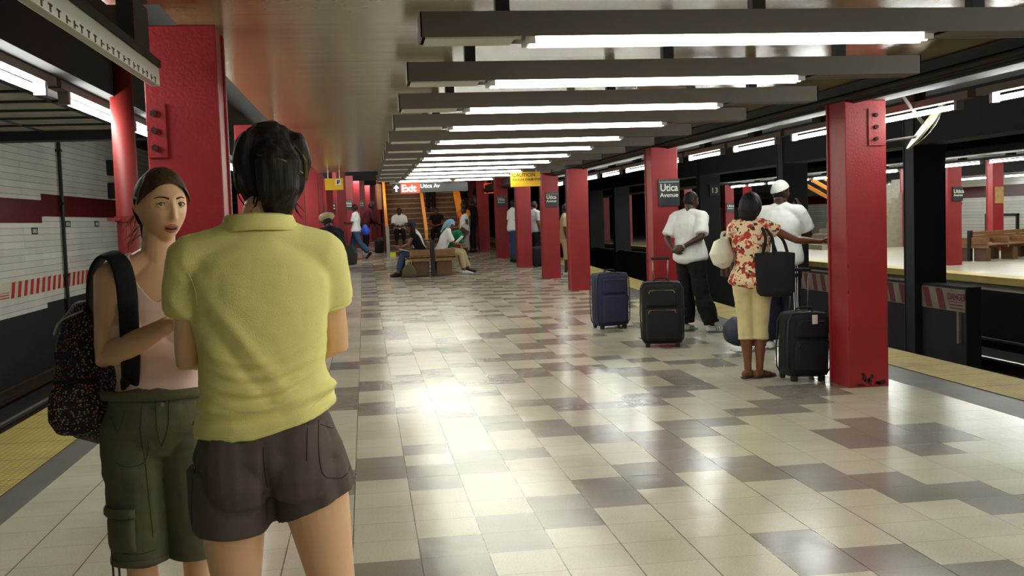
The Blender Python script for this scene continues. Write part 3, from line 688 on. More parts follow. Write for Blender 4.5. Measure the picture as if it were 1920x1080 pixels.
bench(1.5, 24.35, ramp(25), 'double-sided wooden bench with people seated, in the middle of the platform', L=2.3)
bench(15.35, 25.6, 0, 'empty double-sided wooden bench on the opposite platform', L=2.6, rot=math.radians(-66))

# ================================================================== stairs
SY, SX0, SX1, NS = 34.1, .72, 3.08, 19
t = thing('staircase', 'wide staircase rising under warm light behind the bench, edged by orange rails', 'staircase', (1.9, SY, ramp(SY)))
bm = new_bm(); bmr = new_bm(); z = ramp(SY)-.03
for k in range(NS):
    a, b = SY+k*.29, SY+(k+1)*.29
    box(bm, SX0, SX1, a-.02, b, z+(k+1)*.172-.03, z+(k+1)*.172)
    box(bmr, SX0+.01, SX1-.01, a, SY+NS*.29, z+k*.172-(.0 if k else .15), z+(k+1)*.172-.03)
obj('treads', bm, M['tread'], t); obj('risers', bmr, M['riser'], t)
def rail_on(x, w, name='handrail', m='orange_rail'):
    bm = new_bm(); z0 = ramp(SY)
    pts = [(SY-.1, z0+.62), (SY+NS*.29, z0+.62+NS*.172)]
    vs = []
    for yy, zz in pts:
        for dx in (-w/2, w/2):
            for dz in (0, .16): vs.append(bm.verts.new((x+dx, yy, zz+dz)))
    a = vs
    for f in ((0, 1, 3, 2), (4, 6, 7, 5), (0, 4, 5, 1), (2, 3, 7, 6), (1, 5, 7, 3), (0, 2, 6, 4)): bm.faces.new([a[i] for i in f])
    obj(name, bm, M[m], t)
rail_on(SX0-.03, .09); rail_on(1.93, .1); rail_on(SX1+.03, .22)
for x in (1.93, SX1+.03):
    bm = new_bm(); box(bm, x-.045, x+.045, SY-.12, SY-.03, ramp(SY)-.05, ramp(SY)+.78); obj('newel_post', bm, M['orange_rail'], t)
bm = new_bm(); box(bm, SX0-.08, SX0+.02, 33.3, 33.4, ramp(33.3)-.03, ramp(33.3)+.95); box(bm, SX0-.07, SX0+.0, 33.4, SY, ramp(33.3)+.85, ramp(33.3)+.93); obj('newel_post', bm, M['steel'], t)
bm = new_bm()
def slope_wall(x0, x1):
    a = []; 
    for yy, za, zb in ((SY, ramp(SY)-.1, ramp(SY)+.6), (SY+NS*.29, ramp(SY)-.1, ramp(SY)+.6+NS*.172)):
        for xx in (x0, x1):
            a.append(bm.verts.new((xx, yy, za))); a.append(bm.verts.new((xx, yy, zb)))
    for f in ((0, 1, 3, 2), (4, 6, 7, 5), (0, 4, 5, 1), (2, 3, 7, 6), (1, 5, 7, 3), (0, 2, 6, 4)): bm.faces.new([a[i] for i in f])
slope_wall(SX0-.06, SX0); slope_wall(SX1, SX1+.08)
obj('side_panel', bm, mat('stair_side', (110, 30, 30), .6, var=.2), t)
bm = new_bm(); box(bm, SX0+.02, SX0+.2, 33.3, 33.32, ramp(33.3)-.02, ramp(33.3)+.14); tag(obj('caution_marker', bm, mat('marker_yellow', (214, 206, 40), .6)), 'small yellow marker at the foot of the left stair rail', 'marker')
# stairwell walls above the far ceiling
bm = new_bm(); box(bm, .5, .58, 33.8, 41, 3.0, 6.2); box(bm, 3.3, 3.4, 33.8, 41, 3.0, 6.2); box(bm, .5, 3.4, 41, 41.1, 2.0, 6.2); box(bm, .5, 3.4, 33.7, 41, 6.1, 6.2); box(bm, .5, 3.4, 33.7, 33.8, 3.1, 6.2)
struct('wall_stairwell', bm, mat('brown_stairwell_tile', (150, 96, 48), .5, var=.3, scale=3))
M['warmtube'] = glow('warm_stair_lamp', (1, .62, .28), 28)
for k, y in enumerate((34.6, 36.6, 38.6)):
    t2 = thing('stair_light', 'warm lamp hidden above the stairs, %s of three up the stairwell' % ('lowest', 'middle', 'highest')[k], 'lamp', (1.9, y, 4.2+k*.6), 'lamps up the stairwell')
    bm = new_bm(); cyl(bm, (1.0, y, 4.2+k*.6), (2.9, y, 4.2+k*.6), .05, 10); obj('tube', bm, M['warmtube'], t2)
    bm = new_bm(); box(bm, .56, 3.32, y-.07, y+.07, 4.27+k*.6, 4.33+k*.6); obj('housing', bm, M['housing'], t2)
# distant stair with orange rails on the opposite platform, seen right of the capped man
t = thing('opposite_staircase', 'distant staircase with slanting orange rails on the opposite platform', 'staircase', (17, 33, 0))
bm = new_bm()
for k in range(14): box(bm, 16.0+k*.29, 20.2, 36.0, 38.2, k*.175, (k+1)*.175)
obj('steps', bm, M['tread'], t)
for y in (35.9, 37.0, 38.2):
    bm = new_bm(); n = 3.9
    for dz in (.75, 1.0):
        pts = [(19.95, y, .9+2.3-1.45+dz), (16.0, y, dz+2.35-.1)]
        loft(bm, [Vector((16.1, y, 2.25+dz*.3)), Vector((18.4, y, .95+dz*.3))], [(.04, .06)]*2, seg=8, capf=.1)
    obj('handrail', bm, M['orange_rail'], t)

# ================================================================== luggage
def rbox(bm, x0, x1, y0, y1, z0, z1, r, seg=4, mi=0): return box(bm, x0, x1, y0, y1, z0, z1, mi, r, seg=seg)
M['navy'] = mat('navy_fabric', (34, 38, 66), .85, var=.2, bump=.3, bscale=300); M['blackfab'] = mat('black_fabric', (12, 11, 14), .85, var=.2, bump=.3, bscale=260)
M['zip'] = mat('brass_zip', (190, 165, 90), .4, metal=.4); M['rubber'] = mat('rubber', (14, 14, 14), .7); M['grey_metal'] = mat('handle_metal', (130, 130, 130), .35, metal=.9)
M['tag'] = mat('luggage_tag', (225, 215, 205), .6); M['piping'] = mat('black_piping', (28, 27, 30), .5)
def suitcase(cx, cy, z, w, d, h, ang, mt, label, handle=0., lean=0., zipm='zip', name='suitcase'):
    """upright case, front pocket on -y side before rotation"""
    t = thing(name, label, 'suitcase', (cx, cy, z)); t['world_children'] = 0
    Rm = Matrix.Rotation(lean, 4, 'Y')
    def P(nm, bm, m, smooth=True):
        bmesh.ops.transform(bm, matrix=Rm, verts=bm.verts)
        o = obj(nm, bm, m, t, smooth=smooth); return o
    bm = new_bm(); rbox(bm, -w/2, w/2, -d/2, d/2, .035, h, min(w, d)*.22, 5)
    for v in bm.verts:
        k = math.sin(math.pi*max(0, min(1, (v.co.z-.03)/(h-.03))))
        v.co.x *= 1+.03*k; v.co.y *= 1+.07*k
    P('body', bm, M[mt])
    bm = new_bm(); rbox(bm, -w*.40, w*.40, -d/2-.045, -d/2+.05, .08, h*.60, .035, 4); P('front_pocket', bm, M[mt])
    bm = new_bm(); rbox(bm, -w*.38, w*.38, -d/2-.03, -d/2+.05, h*.63, h*.90, .028, 4); P('top_pocket', bm, M[mt])
    for nm, zz, ww, dd in (('pocket_zip', h*.575, w*.34, -d/2-.042), ('pocket_zip', h*.875, w*.32, -d/2-.03)):
        bm = new_bm(); pipe(bm, [(-ww, dd, zz-.03), (-ww*.9, dd-.004, zz), (ww*.9, dd-.004, zz), (ww, dd, zz-.03)], .0035, 6); P(nm, bm, M[zipm])
    # main zip and piping round the side
    for yy, mm, rr, nm in ((-d*.14, zipm, .004, 'main_zip'), (-d*.40, 'piping', .007, 'piping'), (d*.40, 'piping', .007, 'piping')):
        bm = new_bm(); k = w/2*1.035+.002; c = .06
        pts = [(-k+c*.6, yy, .05), (-k, yy, .05+c), (-k-.008, yy, h/2), (-k, yy, h-c-.02), (-k+c*.6, yy, h-.012), (0, yy, h+.003), (k-c*.6, yy, h-.012), (k, yy, h-c-.02), (k+.008, yy, h/2), (k, yy, .05+c), (k-c*.6, yy, .05)]
        pipe(bm, pts, rr, 6); P(nm, bm, M[mm])
    bm = new_bm(); loft(bm, spline([(-.08, 0, h-.005), (-.065, 0, h+.03), (0, 0, h+.038), (.065, 0, h+.03), (.08, 0, h-.005)], 4), [(.008, .014)]*17, side=Vector((0, 0, 1)), seg=10); P('top_handle', bm, M['rubber'])
    bm = new_bm(); loft(bm, spline([(w/2+.01, 0, h*.42), (w/2+.045, 0, h*.46), (w/2+.045, 0, h*.56), (w/2+.01, 0, h*.60)], 4), [(.007, .014)]*13, side=Vector((1, 0, 0)), seg=10); P('side_handle', bm, M['rubber'])
    if handle:
        bm = new_bm(); yy = d*.36
        for s in (-1, 1): cyl(bm, (s*.085, yy, h-.05), (s*.085, yy, h+handle), .007, 10)
        ph = P('pull_handle', bm, M['grey_metal'])
        bm = new_bm(); rbox(bm, -.105, .105, yy-.016, yy+.016, h+handle-.01, h+handle+.02, .01, 3); P('handle_grip', bm, M['rubber'])
    for s in (-1, 1):
        bm = new_bm(); cyl(bm, (s*(w/2-.05)-.014, d/2-.02, .034), (s*(w/2-.05)+.014, d/2-.02, .034), .034, 18); P('wheel', bm, M['rubber'])
        bm = new_bm(); rbox(bm, s*(w/2-.06)-.025, s*(w/2-.06)+.025, -d/2+.02, -d/2+.07, .0, .05, .006, 2); P('foot', bm, M['rubber'])
    t.rotation_euler.z = ang
    return t
suitcase(3.16, 13.75, ramp(13.7), .44, .27, .73, math.radians(12), 'navy', 'upright navy fabric suitcase standing alone, leftmost of the luggage', zipm='piping')
suitcase(3.29, 11.72, 0, .45, .31, .735, math.radians(-14), 'blackfab', 'upright black suitcase with brass zips, in front of the man with clasped hands', handle=.25)
s3 = suitcase(3.77, 8.92, 0, .38, .27, .60, math.radians(4), 'blackfab', 'tall black suitcase with a white tag, leaning against the nearest right pillar', handle=.36, lean=math.radians(2.), zipm='piping')
bm = new_bm(); rbox(bm, .0, .05, -.192, -.185, .505, .585, .003, 2)
tg = obj('luggage_tag', bm, M['tag'], s3)
bm = new_bm(); box(bm, .012, .038, -.1935, -.192, .518, .55); obj('tag_print', bm, M['navy'], tg)
bm = new_bm(); pipe(bm, [(.025, -.188, .58), (.02, -.1, .63), (.0, .0, .64)], .003, 6); obj('tag_string', bm, M['rubber'], tg)
# ================================================================== people: builders
def V3(p): return Vector(p)
def remesh(bm, vox, smooth=3, disp=None):
    bmesh.ops.recalc_face_normals(bm, faces=bm.faces)
    me = bpy.data.meshes.new('tmp'); bm.to_mesh(me); bm.free()
    o = bpy.data.objects.new('tmp', me); COL.objects.link(o)
    m = o.modifiers.new('r', 'REMESH'); m.mode = 'VOXEL'; m.voxel_size = vox; m.use_smooth_shade = True
    if smooth:
        m2 = o.modifiers.new('s', 'SMOOTH'); m2.factor = .5; m2.iterations = smooth
    bpy.context.view_layer.update()
    out = bpy.data.meshes.new_from_object(o.evaluated_get(bpy.context.evaluated_depsgraph_get()))
    bpy.data.objects.remove(o)
    if disp:
        nn = [v.normal.copy() for v in out.vertices]
        for v, n in zip(out.vertices, nn): v.co = v.co + n*disp(v.co, n)
    return out
def cut(me, keep, iters=3):
    """drop faces whose centre fails KEEP, then smooth the open edge"""
    bm = bmesh.new(); bm.from_mesh(me)
    bmesh.ops.delete(bm, geom=[f for f in bm.faces if not keep(f.calc_center_median())], context='FACES')
    for _ in range(iters):
        bv = [v for v in bm.verts if v.is_boundary]; new = {}
        for v in bv:
            nb = [e.other_vert(v) for e in v.link_edges if e.is_boundary]
            if len(nb) == 2: new[v] = v.co*.4+(nb[0].co+nb[1].co)*.3
        for v, c in new.items(): v.co = c
    bm.to_mesh(me); bm.free(); return me
def thick(o, t):
    m = o.modifiers.new('thickness', 'SOLIDIFY'); m.thickness = t; m.offset = -1; return o
def folds(amp, sx=6, sy=6, sz=3, seed=0., fine=.35):
    def f(co, n):
        a = noise.noise(Vector((co.x*sx+seed, co.y*sy, co.z*sz)))
        b = noise.noise(Vector((co.x*sx*2.7, co.y*sy*2.7+seed, co.z*sz*2.7)))
        return amp*(a+fine*b)
    return f
def gauss(x, s): return math.exp(-(x/s)**2)
def head_point(d, fem=True, nose=1., jaw=1.):
    """surface point of a head for unit direction D; +y face, +z crown, metres (0.23 tall)"""
    x, y, z = d
    a, b, c = .0745, .096, .116
    p = Vector((x*a, y*b, z*c))
    zz = p.z/c
    # cranium fuller at the back, face flatter
    if p.y > 0: p.y *= .93
    if zz < 0:
        k = -zz
        if p.y < 0: p.y *= 1-.55*k**1.1
        p.x *= 1-(.40 if fem else .30)*k**1.7*jaw
        if p.y > 0: p.y *= 1+.10*k
    else: p.x *= 1+.03*zz
    if y > 0:
        f = y**.5
        X, Z = p.x, p.z
        p.y += f*.0045*gauss(Z-.030, .014)*gauss(X, .05)                     # brow
        for s in (-1, 1):
            p.y -= f*.0105*gauss(X-s*.031, .0165)*gauss(Z-.008, .0125)        # eye sockets
            p.y += f*.0035*gauss(X-s*.042, .017)*gauss(Z+.022, .016)          # cheekbones
            p.y += f*.004*gauss(X-s*.0105, .0055)*gauss(Z+.037, .006)*nose    # nostrils
        br = max(0, min(1, (.02-Z)/.055))
        p.y += f*nose*(.004+.0165*br)*gauss(X, .0075+.004*br)*(gauss(Z+.034, .010) if Z < -.034 else 1)*(1 if Z < .02 else gauss(Z-.02, .012))
        p.y += f*.0055*gauss(X, .019)*gauss(Z+.060, .0055)                   # upper lip
        p.y += f*.0055*gauss(X, .016)*gauss(Z+.0735, .0058)                   # lower lip
        p.y -= f*.0055*gauss(X, .018)*gauss(Z+.0668, .0028)
        p.y -= f*.004*gauss(X, .02)*gauss(Z+.084, .006)
        p.y += f*.007*gauss(X, .019)*gauss(Z+.100, .014)                      # chin
    return p
def head_mesh(bm, C, R, s=1., fem=True, nu=72, nv=48, grow=0., ears=True, nose=1.):
    rings = []
    for j in range(1, nv):
        ph = math.pi*j/nv; r = []
        for i in range(nu):
            th = 2*math.pi*i/nu
            d = Vector((math.sin(ph)*math.sin(th), math.sin(ph)*math.cos(th), math.cos(ph)))
            p = head_point(d, fem, nose)
            if grow: p = p+Vector((d.x, d.y, d.z)).normalized()*grow
            r.append(bm.verts.new(C+R @ (p*s)))
        rings.append(r)
    t = bm.verts.new(C+R @ ((head_point(Vector((0, 0, 1)))+Vector((0, 0, grow)))*s)); b = bm.verts.new(C+R @ ((head_point(Vector((0, 0, -1)))-Vector((0, 0, grow)))*s))
    for r0, r1 in zip(rings, rings[1:]):
        for k in range(nu): bm.faces.new((r0[k], r0[(k+1) % nu], r1[(k+1) % nu], r1[k]))
    for k in range(nu):
        bm.faces.new((t, rings[0][(k+1) % nu], rings[0][k])); bm.faces.new((b, rings[-1][k], rings[-1][(k+1) % nu]))
    if ears:
        for sd in (-1, 1):
            rim = [(.066, .004, .012), (.074, .004, .024), (.081, -.008, .031), (.0845, -.021, .026), (.084, -.026, .010), (.079, -.021, -.008), (.074, -.010, -.022), (.070, .0, -.030), (.067, .006, -.022)]
            P = spline([C+R @ (Vector((sd*a, b, c))*s) for a, b, c in rim], 3); loft(bm, P, [(.0042*s, .0042*s)]*len(P), seg=8, capf=.8)
            loft(bm, [C+R @ (Vector((sd*a, b, c))*s) for a, b, c in ((.070, -.002, -.024), (.073, -.008, -.005), (.075, -.010, .015), (.074, -.006, .022))], [(.0045*s, .007*s), (.0045*s, .013*s), (.0045*s, .014*s), (.004*s, .009*s)], side=R @ Vector((1, -.25, 0)), seg=12, capf=.8)
def hand(bm, W, d, n, side, s=1., curl=.5, fr=.0085, spread=.12):
    """palm and five fingers from wrist W along D, palm normal N (towards the palm), SIDE = +1/-1 where the thumb leaves"""
    d = d.normalized(); n = (n-d*n.dot(d)).normalized(); u = d.cross(n)*side        # u points to the thumb side
    loft(bm, [W-d*.02*s, W+d*.01*s, W+d*.05*s, W+d*.088*s], [(.024*s, .018*s), (.027*s, .0165*s), (.039*s, .0155*s), (.038*s, .012*s)], side=u, seg=14, capf=.6)
    for k, (off, L, a0) in enumerate(((.028, .070, 1.), (.0095, .078, .9), (-.0095, .073, 1.05), (-.028, .058, 1.2))):
        p = W+d*(.082-.003*abs(k-1))*s+u*off*s; dd = (d+u*(off*spread*18*.3)).normalized(); pts = [p-dd*.012*s, p]; rr = [(fr*1.05*s, fr*1.0*s)]*2; ang = 0
        for q, (fl, ca) in enumerate(((.45, .55), (.32, .8), (.23, .5))):
            ang += curl*a0*ca; v = dd*math.cos(ang)+n*math.sin(ang); p = p+v*L*fl*s; pts.append(p); rr.append((fr*(1-.08*(q+1))*s,)*2)
        loft(bm, pts, rr, side=u, seg=10, capf=1.)
    p = W+d*.018*s+u*.026*s+n*.004*s; v = (d*.75+u*.62+n*.25).normalized(); q = p+v*.038*s; v2 = (d*.95+u*.15+n*(.25+.5*curl)).normalized(); r = q+v2*.032*s; v3 = (d*.95-u*.05+n*(.2+.7*curl)).normalized()
    loft(bm, [p, q, r, r+v3*.022*s], [(fr*1.35*s,)*2, (fr*1.2*s,)*2, (fr*1.05*s,)*2, (fr*.85*s,)*2], side=n, seg=10, capf=1.)

TORSO_F = [(0, .095, .085), (.10, .160, .108), (.17, .168, .115), (.30, .145, .100), (.44, .122, .088), (.58, .132, .094), (.72, .150, .108), (.82, .150, .102), (.91, .128, .078), (.97, .075, .062), (1.0, .055, .056)]
TORSO_M = [(0, .095, .09), (.10, .150, .108), (.17, .155, .112), (.30, .148, .106), (.44, .145, .104), (.58, .155, .108), (.72, .172, .116), (.82, .175, .112), (.91, .150, .088), (.97, .085, .068), (1.0, .060, .062)]
class Fig:
    """a figure from world-space joints J; fs, ps: facing vectors of chest and pelvis"""
    def __init__(f, J, s=1., fem=True, build=1., fs=Vector((0, 1, 0)), ps=None):
        f.J = {k: Vector(v) if not isinstance(v, (Matrix, float, int)) else v for k, v in J.items()}; f.s = s; f.fem = fem; f.b = build
        f.fs = Vector(fs); f.ps = Vector(ps) if ps is not None else Vector(fs)
        P, C, N = f.J['pel'], f.J['chest'], f.J['neck']
        up = (C-P).normalized()
        f.spine = spline([P-up*.09*s, P, P.lerp(C, .5)+f.J.get('bow', Vector((0, 0, 0))), C, N], 6)
    def sp(f, t):
        x = t*(len(f.spine)-1); i = min(int(x), len(f.spine)-2); return f.spine[i].lerp(f.spine[i+1], x-i)
    def side(f, t):
        sh = (f.J['shR']-f.J['shL']).normalized(); hp = (f.J['hipR']-f.J['hipL']).normalized()
        return hp.lerp(sh, min(1, max(0, (t-.15)/.6))).normalized()
    def prof(f, t):
        T_ = TORSO_F if f.fem else TORSO_M
        for (a, w0, d0), (b, w1, d1) in zip(T_, T_[1:]):
            if t <= b: k = (t-a)/(b-a); k = max(0, k); return (w0+(w1-w0)*k, d0+(d1-d0)*k)
        return T_[-1][1:]
    def torso(f, bm, off=0., a=0., b=1., n=22, extra=None, power=2.25, capf=.4, seg=32):
        pts, rads, sides = [], [], []
        for i in range(n+1):
            t = a+(b-a)*i/n; w, d = f.prof(t); k = f.s*f.b; e = extra(t) if extra else (0, 0)
            pts.append(f.sp(t)); rads.append((w*k+off+e[0], d*k+off+e[1])); sides.append(f.side(t))
        loft(bm, pts, rads, side=sides, seg=seg, capf=capf, power=power)
    def bust(f, bm, off=0.):
        if not f.fem: return
        t = .73; c = f.sp(t); sd = f.side(t); up = (f.J['neck']-f.J['chest']).normalized(); fw = up.cross(sd)
        if fw.dot(f.fs) < 0: fw = -fw
        for s in (-1, 1):
            p = c+sd*s*.068*f.s+fw*.078*f.s*f.b; loft(bm, [p-fw*.05*f.s, p, p+fw*.018*f.s], [(.062*f.s+off, .062*f.s+off), (.060*f.s+off, .060*f.s+off), (.040*f.s+off, .040*f.s+off)], side=sd, seg=16, capf=.5)
    def seat(f, bm, off=0.):
        c = f.sp(.08); sd = f.side(0); up = (f.J['chest']-f.J['pel']).normalized(); fw = up.cross(sd)
        if fw.dot(f.ps) < 0: fw = -fw
        for s in (-1, 1):
            p = c+sd*s*.072*f.s-fw*.045*f.s; loft(bm, [p+up*.05*f.s, p-up*.03*f.s], [(.078*f.s+off, .075*f.s+off)]*2, side=sd, seg=16, capf=.9)
    def traps(f, bm, off=0.):
        for q in 'RL':
            S = f.J['sh'+q]; N = f.J['neck']; up = (f.J['neck']-f.J['chest']).normalized()
            loft(bm, [N+up*.012*f.s, N.lerp(S, .5)+up*.002, S], [(.050*f.s+off, .050*f.s+off), (.050*f.s*f.b+off, .046*f.s+off), (.056*f.s*f.b+off, .053*f.s+off)], side=f.fs, seg=18, capf=.9)
    ARM = [(0, .053), (.3, .048), (.6, .042), (.92, .037), (1.0, .0365), (1.1, .038), (1.3, .0395), (1.6, .031), (1.9, .0245), (2.0, .0235)]
    LEG = [(0, .088), (.25, .086), (.55, .071), (.85, .056), (1., .052), (1.12, .049), (1.35, .056), (1.6, .046), (1.85, .034), (2.0, .033)]
    def poly(f, keys, tab, a, b, n, off=0., extra=None, k=1.):
        A, B, C = (f.J[x] for x in keys); pts, rads = [], []
        for i in range(n+1):
            t = a+(b-a)*i/n; p = A.lerp(B, t) if t <= 1 else B.lerp(C, t-1)
            for (t0, r0), (t1, r1) in zip(tab, tab[1:]):
                if t <= t1+1e-6: r = r0+(r1-r0)*max(0, (t-t0)/(t1-t0)); break
            e = extra(t) if extra else 0
            pts.append(p); rads.append((r*k*f.s+off+e,)*2)
        return pts, rads
    def arm(f, bm, q, a=0., b=2., off=0., extra=None, n=16, k=None, capf=.7):
        k = k or f.J.get('armk') or ((.86 if f.fem else 1.)*(f.b*.5+.5)); pts, rads = f.poly(('sh'+q, 'el'+q, 'wr'+q), f.ARM, a, b, n, off, extra, k)
        loft(bm, pts, rads, side=f.fs, seg=20, capf=capf)
    def leg(f, bm, q, a=0., b=2., off=0., extra=None, n=18, k=1., capf=.5):
        pts, rads = f.poly(('hip'+q, 'kn'+q, 'an'+q), f.LEG, a, b, n, off, extra, k*(f.b*.6+.4))
        loft(bm, pts, rads, side=f.ps, seg=24, capf=capf)
    def foot(f, bm, q, off=0., sole=False):
        A = f.J['an'+q]; d = f.J.get('ft'+q, f.ps).copy(); d.z = d.z if 'ft'+q in f.J else 0; d.normalize(); s = f.s; dn = Vector((0, 0, -1)) if abs(d.z) < .5 else d.cross(Vector((0, 0, 1)).cross(d)).normalized()*-1
        if dn.z > 0: dn = -dn
        sd = d.cross(dn)
        pts = [A-d*.045*s+dn*.045*s, A-d*.0*s+dn*.042*s, A+d*.06*s+dn*.048*s, A+d*.125*s+dn*.060*s, A+d*.175*s+dn*.066*s]
        loft(bm, pts, [(.031*s+off, .036*s+off), (.034*s+off, .040*s+off), (.038*s+off, .034*s+off), (.043*s+off, .022*s+off), (.034*s+off, .015*s+off)], side=sd, seg=18, capf=.7)
    def headmat(f):
        hd = f.J['hd']; up = f.J.get('hu', Vector((0, 0, 1))); y = hd.normalized(); z = (up-y*up.dot(y)).normalized(); x = y.cross(z)
        return Matrix((x, y, z)).transposed()
    def body(f, vox, hands=None, feet=True, nose=1., hs=1., seats=True):
        """HANDS: {'R': (dir, palm normal, thumb side, curl)}"""
        bm = new_bm(); f.torso(bm); f.traps(bm)
        if f.fem: f.bust(bm)
        if seats: f.seat(bm)
        C = f.J['head']; R = f.headmat(); s = f.s*hs
        neckr = .051 if f.fem else .062
        loft(bm, [f.J['neck']-Vector((0, 0, .02)), f.J['neck'].lerp(C, .4), C+R @ Vector((0, -.022, -.045))*s], [(neckr*1.1*f.s, neckr*1.1*f.s), (neckr*f.s, neckr*f.s), (neckr*.98*f.s, neckr*1.05*f.s)], side=f.side(1), seg=20, capf=.3)
        head_mesh(bm, C, R, s, f.fem, nu=96 if vox < .006 else 56, nv=64 if vox < .006 else 40, nose=nose)
        for q in 'RL':
            f.arm(bm, q); f.leg(bm, q)
            if feet: f.foot(bm, q)
            h = (hands or {}).get(q)
            if h is None:
                d = (f.J['wr'+q]-f.J['el'+q]).normalized(); sd = f.side(1)*(-1 if q == 'R' else 1); h = (d, sd, 1 if q == 'R' else -1, .5)
            if h: hand(bm, f.J['wr'+q], Vector(h[0]), Vector(h[1]), h[2], s=f.s*(.93 if f.fem else 1.03), curl=h[3], fr=.0085 if vox < .008 else .0098)
        return remesh(bm, vox, 2)
    def cap_hair(f, vox, grow=.012, front=.072, side=-.005, nape=-.07, hs=1., noise_amp=.002, extra=None, keep=None):
        """hair as a shell over the skull; hairline given in head space"""
        bm = new_bm(); C = f.J['head']; R = f.headmat(); s = f.s*hs
        head_mesh(bm, C, R, s, f.fem, nu=80, nv=56, grow=grow, ears=False, nose=0)
        if extra: extra(bm, C, R, s)
        me = remesh(bm, vox, 2, (lambda co, n: noise_amp*noise.noise(Vector((co.x*60, co.y*60, co.z*14)))) if noise_amp else None)
        Ri = R.transposed()
        def k(c):
            p = (Ri @ (c-C))/s
            if keep is not None:
                r = keep(p)
                if r is not None: return r
            if p.y > .035: return p.z > front-(.025*max(0, (abs(p.x)-.045)/.03))
            if p.y > side: return p.z > -.005+(front-.02)*max(0, (p.y-side)/(.035-side))*.75
            return p.z > nape
        return thick_me(cut(me, k, 4))
def thick_me(me): return me
def pose(loc, ang, h=1.7, fem=True, **ov):
    """standing default in local metres at 1.70 tall (x to the person's right, y forward), turned by ANG; OV overrides joints"""
    sw = .155 if fem else .185
    J = dict(pel=(0, 0, .93), chest=(0, .0, 1.24), neck=(0, -.015, 1.435), head=(0, .02, 1.585), hd=(0, 1, 0), hu=(0, 0, 1))
    for q, sx in (('R', 1), ('L', -1)):
        J['sh'+q] = (sx*sw, -.01, 1.385); J['el'+q] = (sx*(sw+.045), -.03, 1.105); J['wr'+q] = (sx*(sw+.05), .04, .865)
        J['hip'+q] = (sx*.083, 0, .90); J['kn'+q] = (sx*.092, .01, .49); J['an'+q] = (sx*.098, -.03, .085)
        J['ft'+q] = (sx*.15, 1, 0)
    J.update(ov)
    s = h/1.70; Rz = Matrix.Rotation(ang, 3, 'Z'); out = {}
    for k, v in J.items():
        v = Vector(v); out[k] = Rz @ v if k[:2] in ('hd', 'hu', 'ft', 'bo') else Vector(loc)+Rz @ (v*s)
    return out, s, Rz
def fig(loc, ang, h=1.7, fem=True, build=1., **ov):
    J, s, Rz = pose(loc, ang, h, fem, **ov)
    ps = Rz @ Vector((0, 1, 0))
    f = Fig(J, s, fem, build, fs=ps, ps=ps); f.Rz = Rz; return f
# ---- cloth materials
def cloth(name, rgb, rough=.9, var=.08, bump=.12): return mat(name, rgb, rough, var=var, scale=6, bump=bump, bscale=350, spec=.2)
def skin(name, rgb):
    m = mat(name, rgb, .45, var=.06, scale=9, spec=.4); b = m.node_tree.nodes['Principled BSDF']
    b.inputs['Subsurface Weight'].default_value = .08; b.inputs['Subsurface Radius'].default_value = (.02, .008, .004); b.inputs['Subsurface Scale'].default_value = .3
    return m
def hairmat(name, rgb, rough=.62):
    m = mat(name, rgb, rough, spec=.3); N = NT(m)
    tc = N.n('TexCoord'); mp = N.n('Mapping'); mp.inputs['Scale'].default_value = (150, 150, 10); N.l(tc.outputs['Object'], mp.inputs[0])
    n = N.n('TexNoise'); n.inputs['Scale'].default_value = 1.; n.inputs['Detail'].default_value = 3; N.l(mp.outputs[0], n.inputs['Vector'])
    c = N.mix(n.outputs['Fac'], lin(tuple(x*.55 for x in rgb)), lin(tuple(min(255, x*1.35) for x in rgb))); N.l(c, N.b.inputs['Base Color'])
    bp = N.n('Bump'); bp.inputs['Strength'].default_value = .6; bp.inputs['Distance'].default_value = .004; N.l(n.outputs['Fac'], bp.inputs['Height']); N.l(bp.outputs[0], N.b.inputs['Normal'])
    return m
M['skin'] = skin('light_skin', (236, 190, 150)); M['skin_tan'] = skin('tan_skin', (184, 128, 88)); M['skin_brown'] = skin('brown_skin', (112, 66, 42)); M['skin_dark'] = skin('dark_skin', (70, 44, 32))
M['hair_dark'] = hairmat('dark_hair', (34, 24, 20)); M['hair_brown'] = hairmat('brown_hair', (70, 50, 34)); M['hair_black'] = hairmat('black_hair', (16, 14, 16))
# quick clothes for a figure
def tee(f, vox, off=.018, hem=.02, sl=.75, amp=.006, loose=.02, sleeves=True, col=1.0, seed=0.):
    bm = new_bm(); up = 1.0
    f.torso(bm, off, hem, .965, extra=lambda t: ((loose*max(0, min(1, (.62-t)/.3)),)*2), capf=.15); f.traps(bm, off*.55)
    loft(bm, [f.J['neck']-Vector((0, 0, .12*f.s))-f.fs*.005, f.J['neck']-Vector((0, 0, .06*f.s))-f.fs*.006, f.J['neck']+Vector((0, 0, .004))-f.fs*.002], [((.11 if f.fem else .13)*f.s, (.088 if f.fem else .106)*f.s), ((.09 if f.fem else .108)*f.s, (.082 if f.fem else .10)*f.s), ((.068 if f.fem else .082)*f.s, (.068 if f.fem else .083)*f.s)], side=f.side(1), seg=20, capf=.1)
    if f.fem: f.bust(bm, off*.6)
    if sleeves:
        for q in 'RL': f.arm(bm, q, 0, sl, off*.9, extra=lambda t: loose*.55*t, capf=.12)
    return remesh(bm, vox*1.15, 9, folds(amp, seed=seed, sx=7, sy=7, sz=4, fine=.5))
def trousers(f, vox, off=.014, end=1.9, amp=.006, flare=.0, seed=3., top=.26, capf=.12):
    bm = new_bm(); f.torso(bm, off, 0., top, n=8, capf=.3); f.seat(bm, off*.9)
    for q in 'RL': f.leg(bm, q, 0, end, off, extra=lambda t: flare*min(1, t/max(end, .1)), capf=capf)
    return remesh(bm, vox, 6, folds(amp, sz=8, seed=seed, fine=.6))
def shoes(f, q, off=.007):
    bm = new_bm(); f.foot(bm, q, off); return bm
